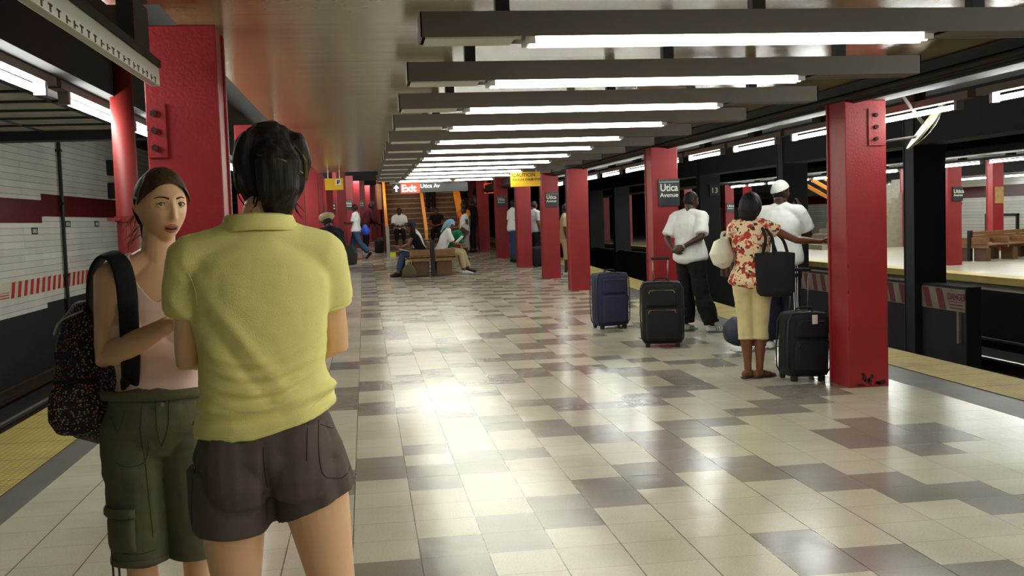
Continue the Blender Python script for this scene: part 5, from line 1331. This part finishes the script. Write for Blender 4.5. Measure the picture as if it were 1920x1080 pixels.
sneakers(f, t)
bm = new_bm(); w = f.J['wrR']; d = (f.J['wrR']-f.J['elR']).normalized(); loft(bm, [w-d*.03, w-d*.012], [(.033, .033)]*2, seg=16, capf=.1); obj('wristwatch', bm, M['steel'], t, smooth=True)

# ================================================================== woman in the floral top
def floral():
    m = mat('floral_print', (226, 200, 160), .85); N = NT(m)
    tc = N.n('TexCoord')
    n1 = N.n('TexNoise'); n1.inputs['Scale'].default_value = 17; n1.inputs['Detail'].default_value = 2; N.l(tc.outputs['Object'], n1.inputs['Vector'])
    n2 = N.n('TexNoise'); n2.inputs['Scale'].default_value = 27; n2.inputs['Detail'].default_value = 1; mp = N.n('Mapping'); mp.inputs['Location'].default_value = (7, 3, 1); N.l(tc.outputs['Object'], mp.inputs[0]); N.l(mp.outputs[0], n2.inputs['Vector'])
    c = N.mix(N.math('GREATER_THAN', n1.outputs['Fac'], .545), lin((228, 202, 164)), lin((172, 48, 48)))
    c = N.mix(N.math('GREATER_THAN', n2.outputs['Fac'], .64), c, lin((60, 46, 40))); c = N.mix(N.math('LESS_THAN', n2.outputs['Fac'], .36), c, lin((206, 120, 88)))
    N.l(c, N.b.inputs['Base Color']); return m
M['floral'] = floral(); M['khaki'] = cloth('khaki_cotton', (206, 190, 140), .9, var=.05); M['sandal'] = mat('sandal_leather', (48, 30, 24), .5)
LOC = (3.42, 9.18, 0)
f = fig(LOC, math.radians(-30), 1.66, True, 1.06, head=(0, .015, 1.575), hd=(.3, 1, -.1), chest=(0, -.005, 1.23),
        shR=(.165, .0, 1.375), elR=(.40, .03, 1.255), wrR=(.60, .16, 1.235), elL=(-.20, .05, 1.13), wrL=(-.16, .20, 1.12), knR=(.06, .03, .49), anR=(.055, -.03, .085), knL=(-.07, .0, .49), anL=(-.045, -.06, .085), hipR=(.08, 0, .9), hipL=(-.08, 0, .9), ftR=(.75, 1, 0), ftL=(.9, 1, 0))
Rz = f.Rz
t = person('person', 'woman in a floral top and khaki capris with one hand on the red pillar', LOC)
obj('body', f.body(.0065, hands={'R': (Rz @ Vector((.75, .5, .35)), Rz @ Vector((.6, .1, -.6)), 1, .25), 'L': None}), M['skin_brown'], t, smooth=True)
bobhair = lambda bm, C, R, s: loft(bm, [C+R @ (Vector(p)*s) for p in ((0, -.03, .085), (0, -.05, .03), (0, -.062, -.04), (0, -.055, -.10), (0, -.05, -.125))], [(.068, .06), (.088, .070), (.092, .064), (.084, .055), (.07, .04)], side=R @ Vector((1, 0, 0)), seg=24, capf=.5)
obj('hair', f.cap_hair(.007, grow=.017, noise_amp=.003, extra=bobhair, keep=lambda p: (p.z > .06 if p.y > .045 else True)), M['hair_black'], t, smooth=True)
obj('floral_top', tee(f, .007, off=.018, hem=.0, sl=.30, loose=.03, amp=.008), M['floral'], t, smooth=True)
obj('capris', trousers(f, .007, off=.012, end=1.34, flare=.008, amp=.007), M['khaki'], t, smooth=True)
for q in 'RL':
    A = f.J['an'+q]; d = f.J['ft'+q].normalized(); sd = d.cross(Vector((0, 0, 1)))
    bm = new_bm(); loft(bm, [A-d*.06+Vector((0, 0, -.074)), A+d*.05+Vector((0, 0, -.074)), A+d*.17+Vector((0, 0, -.074))], [(.036, .010), (.040, .010), (.042, .010)], side=sd, seg=18, capf=.8); s_ = obj('sandal', bm, M['sandal'], t, smooth=True)
    for a, h in ((.10, .035), (.02, .055)):
        bm = new_bm(); strap(bm, [A+d*a+sd*.042+Vector((0, 0, -.07)), A+d*a+sd*.03+Vector((0, 0, -.07+h)), A+d*a-sd*.03+Vector((0, 0, -.07+h)), A+d*a-sd*.042+Vector((0, 0, -.07))], .02, .006, d); obj('sandal_strap', bm, M['sandal'], s_, smooth=True)
# her black shoulder bag and white handbag
t = thing('shoulder_bag', 'large black tote bag hanging from the shoulder of the woman in the floral top', 'bag', (3.58, 8.98, .75))
bm = new_bm(); c = Vector((3.565, 9.0, 0)); sdv = Rz @ Vector((1, .25, 0)); sdv.normalize()
loft(bm, [c+Vector((0, 0, z)) for z in (.745, .78, .9, 1.0, 1.1, 1.125)], [(.14, .05), (.165, .068), (.175, .07), (.178, .06), (.18, .035), (.178, .022)], side=sdv, seg=30, capf=.2, power=3.2)
obj('bag_body', remesh(bm, .008, 2, folds(.012)), M['blackfab'], t, smooth=True)
S = f.J['shR'].lerp(f.J['neck'], .45)
for o_ in (-.045, .05):
    bm = new_bm(); strap(bm, [c+sdv*(-.07+o_)+Vector((0, -.02, 1.1)), c+sdv*(-.07+o_*.6)+Vector((0, -.05, 1.25)), S+Vector((o_*.3, -.055, -.02)), S+Vector((o_*.3, .0, .055)), S+Vector((o_*.3+.02, .07, -.01)), c+sdv*(.04+o_)+Vector((0, .09, 1.25)), c+sdv*(.07+o_)+Vector((0, .02, 1.1))], .028, .008, sdv); obj('bag_strap', bm, M['blackfab'], t, smooth=True)
t = thing('handbag', 'cream leather handbag on the left arm of the woman in the floral top', 'bag', (3.17, 9.25, 1.03))
M['cream_bag'] = mat('cream_leather', (214, 210, 190), .45, bump=.1)
bm = new_bm(); c = Vector((3.175, 9.25, 0)); hd_ = Rz @ Vector((.25, 1, 0)); hd_.normalize()
loft(bm, [c+Vector((.02, 0, 1.015)), c+Vector((.01, 0, 1.06)), c+Vector((-.01, 0, 1.13)), c+Vector((0, 0, 1.2)), c+Vector((.03, 0, 1.245))], [(.09, .05), (.15, .085), (.165, .095), (.13, .07), (.07, .03)], side=hd_, seg=26, capf=.5)
obj('bag_body', remesh(bm, .008, 2, folds(.014, seed=4)), M['cream_bag'], t, smooth=True)
E_ = f.J['shL']
bm = new_bm(); strap(bm, [c+Vector((.0, -.07, 1.21)), c+Vector((.03, -.07, 1.30)), E_+Vector((-.01, -.075, -.03)), E_+Vector((.0, .0, .065)), E_+Vector((-.02, .08, -.03)), c+Vector((.03, .09, 1.30)), c+Vector((.02, .07, 1.21))], .03, .012, Vector((1, 0, 0))); obj('bag_strap', bm, M['cream_bag'], t, smooth=True)
bm = new_bm(); cyl(bm, c+Vector((-.005, -.085, 1.21)), c+Vector((-.005, -.07, 1.21)), .014, 14); obj('buckle', bm, M['zip'], t)

# ================================================================== man in the white cap
LOC = (4.40, 10.93, 0)
f = fig(LOC, math.radians(-35), 1.80, False, 1.06, hd=(.7, 1, .05), neck=(0, 0, 1.43), elR=(.26, .10, 1.16), wrR=(.13, .26, 1.38), elL=(-.23, -.02, 1.11), wrL=(-.19, .16, .93), knL=(-.1, .02, .49), anL=(-.12, -.03, .085), knR=(.09, .02, .49), anR=(.11, -.02, .085))
Rz = f.Rz
t = person('person', 'man in a white knit cap, white tee and three-striped dark trousers', LOC)
obj('body', f.body(.0075, hands={'R': (Rz @ Vector((.0, .25, .9)), Rz @ Vector((-1, .3, 0)), 1, .5), 'L': None}), M['skin_dark'], t, smooth=True)
obj('hair', f.cap_hair(.008, grow=.005, front=.07, side=-.01, nape=-.06, noise_amp=0), M['hair_black'], t, smooth=True)
M['knit'] = mat('white_knit', (206, 208, 200), .9, bump=.8, bscale=90)
obj('knit_cap', f.cap_hair(.008, grow=.014, noise_amp=0, keep=lambda p: p.z > .035+.35*p.y), M['knit'], t, smooth=True)
obj('tee', tee(f, .008, off=.026, hem=.0, sl=.80, loose=.04, amp=.012, seed=9), M['white_tee2'], t, smooth=True)
obj('trousers', trousers(f, .008, off=.022, end=1.95, flare=.03, amp=.01), M['navy_trouser'], t, smooth=True)
fr_ = Rz @ Vector((0, 1, 0)); rt = Rz @ Vector((1, 0, 0))
for k in range(3):
    bm = new_bm(); pts = []
    for i in range(13):
        u = i/12*1.5; p = f.J['hipR'].lerp(f.J['knR'], u) if u <= 1 else f.J['knR'].lerp(f.J['anR'], u-1)
        r = (.088+(.052-.088)*min(1, u))*f.s+.024+.03*u/1.95+.004; a = math.radians(-62+k*12); pts.append(p+(rt*math.cos(a)+fr_*math.sin(a))*r)
    loft(bm, pts, [(.005, .003)]*13, side=Rz @ Vector((1, -.6, 0)), seg=6); obj('side_stripe', bm, M['white_tee'], t)
sneakers(f, t, False)

# duffel bag on the floor behind the floral woman's legs
t = thing('duffel_bag', 'stuffed dark blue and white duffel bag on the floor behind the floral top woman', 'bag', (4.12, 11.2, 0))
M['duffel'] = mat('blue_grey_bag', (44, 52, 70), .6, var=.5, scale=7); M['duffel_w'] = mat('white_bag_panel', (176, 176, 184), .6, var=.2)
bm = new_bm(); loft(bm, [Vector((3.88, 11.22, .17)), Vector((3.95, 11.21, .18)), Vector((4.15, 11.2, .19)), Vector((4.33, 11.2, .175)), Vector((4.38, 11.2, .165))], [(.13, .12), (.165, .16), (.18, .175), (.165, .16), (.12, .11)], side=Vector((0, 1, 0)), seg=28, capf=.4)
obj('bag_body', remesh(bm, .01, 2, folds(.018, seed=2)), M['duffel'], t, smooth=True)
bm = new_bm(); loft(bm, [Vector((3.99, 11.2, .19)), Vector((4.08, 11.2, .192))], [(.186, .172), (.190, .180)], side=Vector((0, 1, 0)), seg=28, capf=.05); obj('white_band', bm, M['duffel_w'], t, smooth=True)
bm = new_bm(); strap(bm, [(4.0, 11.08, .33), (4.04, 11.1, .40), (4.16, 11.12, .43), (4.26, 11.1, .39), (4.30, 11.08, .32)], .025, .008, Vector((0, 1, 0))); obj('carry_strap', bm, M['blackfab'], t, smooth=True)

# ================================================================== far figures
far_vox = .011
def simple(label, loc, ang, h, fem, skinm, top, topm, bot, botm, shoem, hairm='hair_black', build=1., hands=None, hair=True, topkw={}, botkw={}, **ov):
    f = fig(loc, ang, h, fem, build, **ov); t = person('person', label, loc)
    obj('body', f.body(far_vox, hands=hands), M[skinm], t, smooth=True)
    if hair: obj('hair', f.cap_hair(.010, grow=.010, front=.068, side=-.01, nape=-.06 if not fem else -.09, noise_amp=0), M[hairm], t, smooth=True)
    obj(top, tee(f, far_vox, **topkw), M[topm], t, smooth=True)
    obj(bot, trousers(f, far_vox, **botkw), M[botm], t, smooth=True)
    for q in 'RL': obj('shoe', shoes(f, q, .009), M[shoem], t, smooth=True)
    return f, t
M['denim'] = cloth('blue_denim', (58, 76, 108)); M['denim_light'] = cloth('light_denim', (110, 128, 150)); M['dark_top'] = cloth('dark_navy_top', (26, 27, 36)); M['black_top'] = cloth('black_top', (20, 18, 20))
M['tan_top'] = cloth('tan_shirt', (176, 160, 124)); M['orange_top'] = cloth('orange_top', (214, 108, 36)); M['green_top'] = cloth('green_shirt', (22, 116, 70)); M['khaki_sh'] = cloth('khaki_shorts', (186, 168, 128)); M['grey_top'] = cloth('grey_shirt', (150, 150, 150)); M['maroon_top'] = cloth('maroon_top', (64, 22, 26))
# walking figure in the tan flat cap, partly behind the yellow shirt
y = 17.3; L0 = (-.56, y, ramp(y))
f, t = simple('person in a tan flat cap and dark jacket just right of the yellow shirt', L0, math.radians(32), 1.58, False, 'skin_dark', 'jacket', 'dark_top', 'jeans', 'denim_light', 'shoe_dark', topkw=dict(sl=1.7, off=.03, loose=.03), botkw=dict(off=.022, flare=.03),
     hd=(.2, 1, -.35), head=(0, .06, 1.56), knR=(.09, .16, .52), anR=(.09, -.02, .12), knL=(-.09, -.08, .50), anL=(-.09, -.30, .17), ftL=(0, 1, -.9), elR=(.24, .02, 1.12), wrR=(.2, .22, 1.0), elL=(-.24, -.1, 1.12))
M['cap_tan'] = cloth('tan_cap', (168, 158, 124)); R = f.headmat(); C = f.J['head']
bm = new_bm(); loft(bm, [C+R @ Vector((0, -.01, .045)), C+R @ Vector((0, -.005, .075)), C+R @ Vector((0, 0, .115)), C+R @ Vector((0, 0, .135))], [(.092, .112), (.125, .135), (.115, .125), (.06, .07)], side=R @ Vector((1, 0, 0)), seg=24, capf=.4); hat = obj('flat_cap', bm, M['cap_tan'], t, smooth=True)
bm = new_bm(); loft(bm, [C+R @ Vector((0, .08, .052)), C+R @ Vector((0, .135, .035))], [(.075, .008), (.055, .006)], side=R @ Vector((1, 0, 0)), seg=18, capf=.6); obj('brim', bm, M['dark_top'], hat, smooth=True)
t2 = thing('shoulder_bag', 'dark shoulder bag at the side of the walker in the tan cap', 'bag', (L0[0]+.28, y, ramp(y)+.75))
bm = new_bm(); c = Vector((L0[0]+.27, y-.02, ramp(y)+.78)); loft(bm, [c, c+Vector((.01, 0, .12)), c+Vector((-.02, 0, .26))], [(.16, .06), (.17, .07), (.13, .04)], side=Vector((.8, .6, 0)), seg=20, capf=.5, power=3); obj('bag_body', bm, M['blackfab'], t2, smooth=True)
bm = new_bm(); strap(bm, [c+Vector((-.02, -.05, .22)), c+Vector((-.12, -.13, .5)), c+Vector((-.22, -.08, .68)), c+Vector((-.24, .05, .70))], .03, .01, Vector((0, 1, 0))); obj('bag_strap', bm, M['blackfab'], t2, smooth=True)
# walking woman in jeans
y = 32.2; L0 = (-.26, y, ramp(y))
f, t = simple('woman in a white top and blue jeans striding left past the far pillars', L0, math.radians(68), 1.66, True, 'skin_brown', 'top', 'white_tee2', 'jeans', 'denim', 'shoe_dark', build=1.05, topkw=dict(sl=.8), botkw=dict(off=.02, flare=.03),
     knR=(.09, .17, .52), anR=(.09, .12, .10), knL=(-.08, -.14, .52), anL=(-.08, -.42, .22), ftL=(0, 1, -.9), elR=(.2, .06, 1.13), wrR=(.1, .28, 1.12), elL=(-.2, .06, 1.13), wrL=(-.1, .28, 1.15))
t2 = thing('shoulder_bag', 'bright blue bag swinging behind the striding woman in jeans', 'bag', (.03, y, ramp(y)+.85)); M['blue_bag'] = mat('bright_blue_bag', (34, 70, 180), .4)
bm = new_bm(); c = Vector((.02, y-.12, ramp(y)+.78)); loft(bm, [c, c+Vector((0, 0, .10)), c+Vector((-.02, 0, .26))], [(.11, .08), (.14, .09), (.05, .03)], side=Vector((1, 0, 0)), seg=18, capf=.5); obj('bag_body', bm, M['blue_bag'], t2, smooth=True)
bm = new_bm(); strap(bm, [c+Vector((-.02, 0, .26)), c+Vector((-.10, 0, .45)), c+Vector((-.2, 0, .63))], .02, .01, Vector((0, 1, 0))); obj('bag_strap', bm, M['blackfab'], t2, smooth=True)
# pair in the shade of the left pillars
y = 36.5; simple('person in black leaning forward beside the left stair rail', (.02, y, ramp(y)), math.radians(-70), 1.72, False, 'skin_dark', 'jacket', 'maroon_top', 'trousers', 'black_trouser', 'shoe_white', topkw=dict(sl=1.6, off=.03), botkw=dict(off=.02), chest=(0, .10, 1.22), neck=(0, .17, 1.40), head=(0, .24, 1.54), shR=(.18, .15, 1.35), shL=(-.18, .15, 1.35), elR=(.22, .22, 1.1), elL=(-.22, .22, 1.1), wrR=(.15, .4, .95), wrL=(-.15, .4, .95))
bm = new_bm(); y = 36.0; rbox(bm, .30, .60, y-.12, y+.12, ramp(y)-.0, ramp(y)+.42, .05); t2 = thing('travel_bag', 'dark bag on the floor left of the left stair rail', 'bag', (.57, y, ramp(y))); obj('bag_body', bm, M['blackfab'], t2, smooth=True)
bm = new_bm(); strap(bm, [(.36, y, ramp(y)+.41), (.45, y, ramp(y)+.5), (.54, y, ramp(y)+.41)], .03, .012, Vector((0, 1, 0))); obj('bag_handle', bm, M['blackfab'], t2, smooth=True)
# seated people
def seated(label, loc, ang, h, fem, skinm, topname, topm, botname, botm, shoem, lean=.12, sh=.46, hair=True, hairm='hair_black', feet=.0, topkw={}, botkw={}, headf=.05, hd=(0, 1, -.6), **ov):
    s = h/1.7; z = sh/s
    J = dict(pel=(0, -.06, z+.10), chest=(0, .0+lean*.5, z+.40), neck=(0, lean, z+.585), head=(0, lean+headf, z+.715), hd=hd,
        shR=(.17, lean-.02, z+.53), shL=(-.17, lean-.02, z+.53), elR=(.21, lean+.10, z+.28), elL=(-.21, lean+.10, z+.28), wrR=(.10, lean+.30, z+.24), wrL=(-.10, lean+.30, z+.24),
        hipR=(.085, -.03, z+.085), hipL=(-.085, -.03, z+.085), knR=(.11, .40, z+.06), knL=(-.11, .40, z+.06), anR=(.11, .42+feet, .085), anL=(-.11, .40+feet, .085), ftR=(.15, 1, 0), ftL=(-.15, 1, 0))
    J.update(ov)
    return simple(label, loc, ang, h, fem, skinm, topname, topm, botname, botm, shoem, hair=hair, hairm=hairm, topkw=topkw, botkw=dict(dict(off=.018, end=1.85), **botkw), **J)
BY = 24.35; BZ = ramp(25)
LEFT = math.radians(90); RIGHT = math.radians(-90)
f, t = seated('woman in a black top bent over papers, seated at the bench end', (1.22, BY+.32, BZ), LEFT, 1.62, True, 'skin_brown', 'top', 'black_top', 'jeans', 'denim', 'shoe_dark', topkw=dict(sl=.3, off=.015), lean=.16, feet=.12, sh=.44)
obj('long_hair', (lambda b: (loft(b, [f.J['head']+Vector((.02, 0, .06)), f.J['head']+Vector((.06, 0, -.03)), f.J['head']+Vector((.10, 0, -.16)), f.J['head']+Vector((.11, 0, -.24))], [(.08, .08), (.085, .07), (.06, .04), (.04, .02)], side=Vector((0, 1, 0)), seg=16), b)[1])(new_bm()), M['hair_black'], t, smooth=True)
bm = new_bm(); box(bm, .74, .98, BY+.1, BY+.42, BZ+.60, BZ+.612, rot=Matrix.Translation((.86, 0, BZ+.6)) @ Matrix.Rotation(.25, 4, 'Y') @ Matrix.Translation((-.86, 0, -BZ-.6))); tag(obj('open_papers', bm, M['white_tee']), 'loose white papers on the lap of the seated woman in black', 'papers')
seated('person in a white tee seated behind the woman in black, facing left', (1.24, BY+1.15, BZ), LEFT, 1.68, False, 'skin_dark', 'tee', 'white_tee', 'trousers', 'black_trouser', 'shoe_dark', topkw=dict(sl=.8, off=.025), lean=.08, sh=.44)
f, t = seated('person in a white top and pale blue headscarf reading on the bench', (1.76, BY+.30, BZ), RIGHT, 1.70, True, 'skin_brown', 'top', 'white_tee', 'trousers', 'khaki_sh', 'shoe_white', topkw=dict(sl=.8, off=.025), lean=.14, hair=False, sh=.44, feet=.06)
M['headscarf'] = cloth('pale_blue_scarf', (140, 180, 196)); bs = lambda bm, C, R, s: loft(bm, [C+R @ (Vector(p)*s) for p in ((0, -.05, .03), (0, -.09, -.05), (0, -.10, -.16), (0, -.10, -.26))], [(.08, .07), (.07, .05), (.05, .025), (.035, .015)], side=R @ Vector((1, 0, 0)), seg=18)
obj('headscarf', f.cap_hair(.010, grow=.016, noise_amp=0, extra=bs, keep=lambda p: (p.z > .03 if p.y > .02 else True)), M['headscarf'], t, smooth=True)
bm = new_bm(); c = Vector((2.16, BY+.3, BZ+.78))
for s_ in (-1, 1): box(bm, -.12, .12, -.01+(.16*s_ if s_ < 0 else 0), .01+(.16*s_ if s_ > 0 else 0), -.004, .004, rot=Matrix.Translation(c) @ Matrix.Rotation(-.75, 4, 'Y') @ Matrix.Rotation(.2*s_, 4, 'X'))
tag(obj('newspaper', bm, M['white_tee']), 'open white newspaper held by the person in the blue headscarf', 'newspaper')
f, t = seated('person in a green shirt doubled forward with a grey cap, right side of the bench', (1.86, BY+.95, BZ), RIGHT, 1.74, False, 'skin_dark', 'shirt', 'green_top', 'trousers', 'khaki_sh', 'shoe_dark', topkw=dict(sl=.9, off=.025), lean=.34, headf=.13, hd=(0, .8, -1), sh=.44, feet=.10, hair=False,
    chest=(0, .16, .80), neck=(0, .34, .93), head=(0, .46, 1.0), shR=(.18, .30, .92), shL=(-.18, .30, .92), elR=(.2, .36, .68), elL=(-.2, .36, .68), wrR=(.1, .50, .86), wrL=(-.1, .50, .86))
obj('cap', f.cap_hair(.010, grow=.014, noise_amp=0, keep=lambda p: p.z > .02+.2*p.y), M['grey_top'], t, smooth=True)
# handbag on the floor at the bench end and parcels
t2 = thing('handbag', 'olive grey handbag standing on the floor at the left end of the bench', 'bag', (.95, 24.2, ramp(24.2))); z = ramp(24.2)
bm = new_bm(); loft(bm, [Vector((.95, 24.2, z+.03)), Vector((.95, 24.2, z+.12)), Vector((.95, 24.2, z+.26)), Vector((.95, 24.2, z+.30))], [(.15, .08), (.17, .09), (.11, .05), (.06, .02)], side=Vector((1, 0, 0)), seg=18, capf=.3, power=2.6); obj('bag_body', bm, cloth('olive_bag', (92, 86, 66)), t2, smooth=True)
bm = new_bm(); pipe(bm, spline([(.89, 24.2, z+.28), (.90, 24.2, z+.38), (1.0, 24.2, z+.38), (1.01, 24.2, z+.28)], 4), .008, 6); obj('bag_handle', bm, M['zip'], t2)
# figures on the stairs
y = SY+.9; zst = ramp(SY)-.03+3*.172+.172
f, t = seated('person in a white tee seated on the stairs, left of the middle rail', (1.12, y, zst-.34), math.radians(180), 1.7, False, 'skin_dark', 'tee', 'white_tee', 'shorts', 'black_trouser', 'shoe_dark', topkw=dict(sl=.8, off=.03), sh=.36, lean=.10, hd=(0, 1, -.2))
y = SY+2.2; zs2 = ramp(SY)-.03+.172*8
simple('figure in dark clothes standing high on the stairs under the Exit sign', (2.25, y, zs2), math.radians(5), 1.72, False, 'skin_dark', 'jacket', 'black_top', 'trousers', 'black_trouser', 'shoe_dark', topkw=dict(sl=1.6, off=.04), botkw=dict(off=.02), build=1.1)
y = SY+.95
seated('person in dark clothes seated on the stairs right of the middle rail', (2.35, y, zst-.34), math.radians(170), 1.66, True, 'skin_brown', 'top', 'black_top', 'trousers', 'black_trouser', 'shoe_dark', topkw=dict(sl=.5), sh=.36, lean=.12)
# right of the stairs
y = 33.4; simple('person in a bright orange top standing right of the stair rail', (3.08, y, ramp(y)), math.radians(150), 1.62, True, 'skin_dark', 'top', 'orange_top', 'trousers', 'khaki_sh', 'shoe_dark', topkw=dict(sl=.5), botkw=dict(off=.02))
y = 30.2; simple('person in a white vest and grey shorts standing by the small-sign pillar', (2.80, y, ramp(y)), math.radians(100), 1.50, False, 'skin_dark', 'vest', 'white_tee2', 'shorts', 'grey_top', 'shoe_dark', topkw=dict(sl=.3, off=.02), botkw=dict(off=.03, end=1.2))
y = 34.2; simple('person all in black right of the orange-topped person', (3.42, y, ramp(y)), math.radians(60), 1.72, False, 'skin_dark', 'jacket', 'black_top', 'trousers', 'black_trouser', 'shoe_dark', topkw=dict(sl=1.6, off=.035), botkw=dict(off=.02))
y = 28.4; simple('man in a white tee and blue jeans standing between two far right pillars', (3.95, y, ramp(y)), math.radians(-75), 1.66, False, 'skin_dark', 'tee', 'white_tee', 'jeans', 'denim', 'shoe_dark', topkw=dict(sl=.8, off=.03, loose=.03), botkw=dict(off=.025, flare=.02), elR=(.22, .0, 1.1), wrR=(.15, .18, 1.0))
y = 27.2; simple('person in a grey shirt half hidden behind the pillar under the caution sign', (4.32, y, ramp(y)), math.radians(-60), 1.62, False, 'skin_brown', 'shirt', 'grey_top', 'trousers', 'black_trouser', 'shoe_dark', topkw=dict(sl=.8, off=.025))
y = 22.9; simple('person in a khaki outfit half hidden behind the second sign pillar', (4.33, y, ramp(y)), math.radians(-100), 1.56, False, 'skin_dark', 'shirt', 'tan_top', 'shorts', 'khaki_sh', 'shoe_white', topkw=dict(sl=.8, off=.025), botkw=dict(off=.03, end=1.25))
y = 26.2; t2 = thing('travel_bag', 'black bag on the floor between the caution sign pillar and the next pillar', 'bag', (4.22, y, ramp(y))); bm = new_bm(); rbox(bm, 4.08, 4.38, y-.15, y+.15, ramp(y), ramp(y)+.5, .08); obj('bag_body', bm, M['blackfab'], t2, smooth=True)
bm = new_bm(); strap(bm, [(4.15, y, ramp(y)+.49), (4.23, y, ramp(y)+.58), (4.31, y, ramp(y)+.49)], .03, .012, Vector((0, 1, 0))); obj('bag_handle', bm, M['blackfab'], t2, smooth=True)
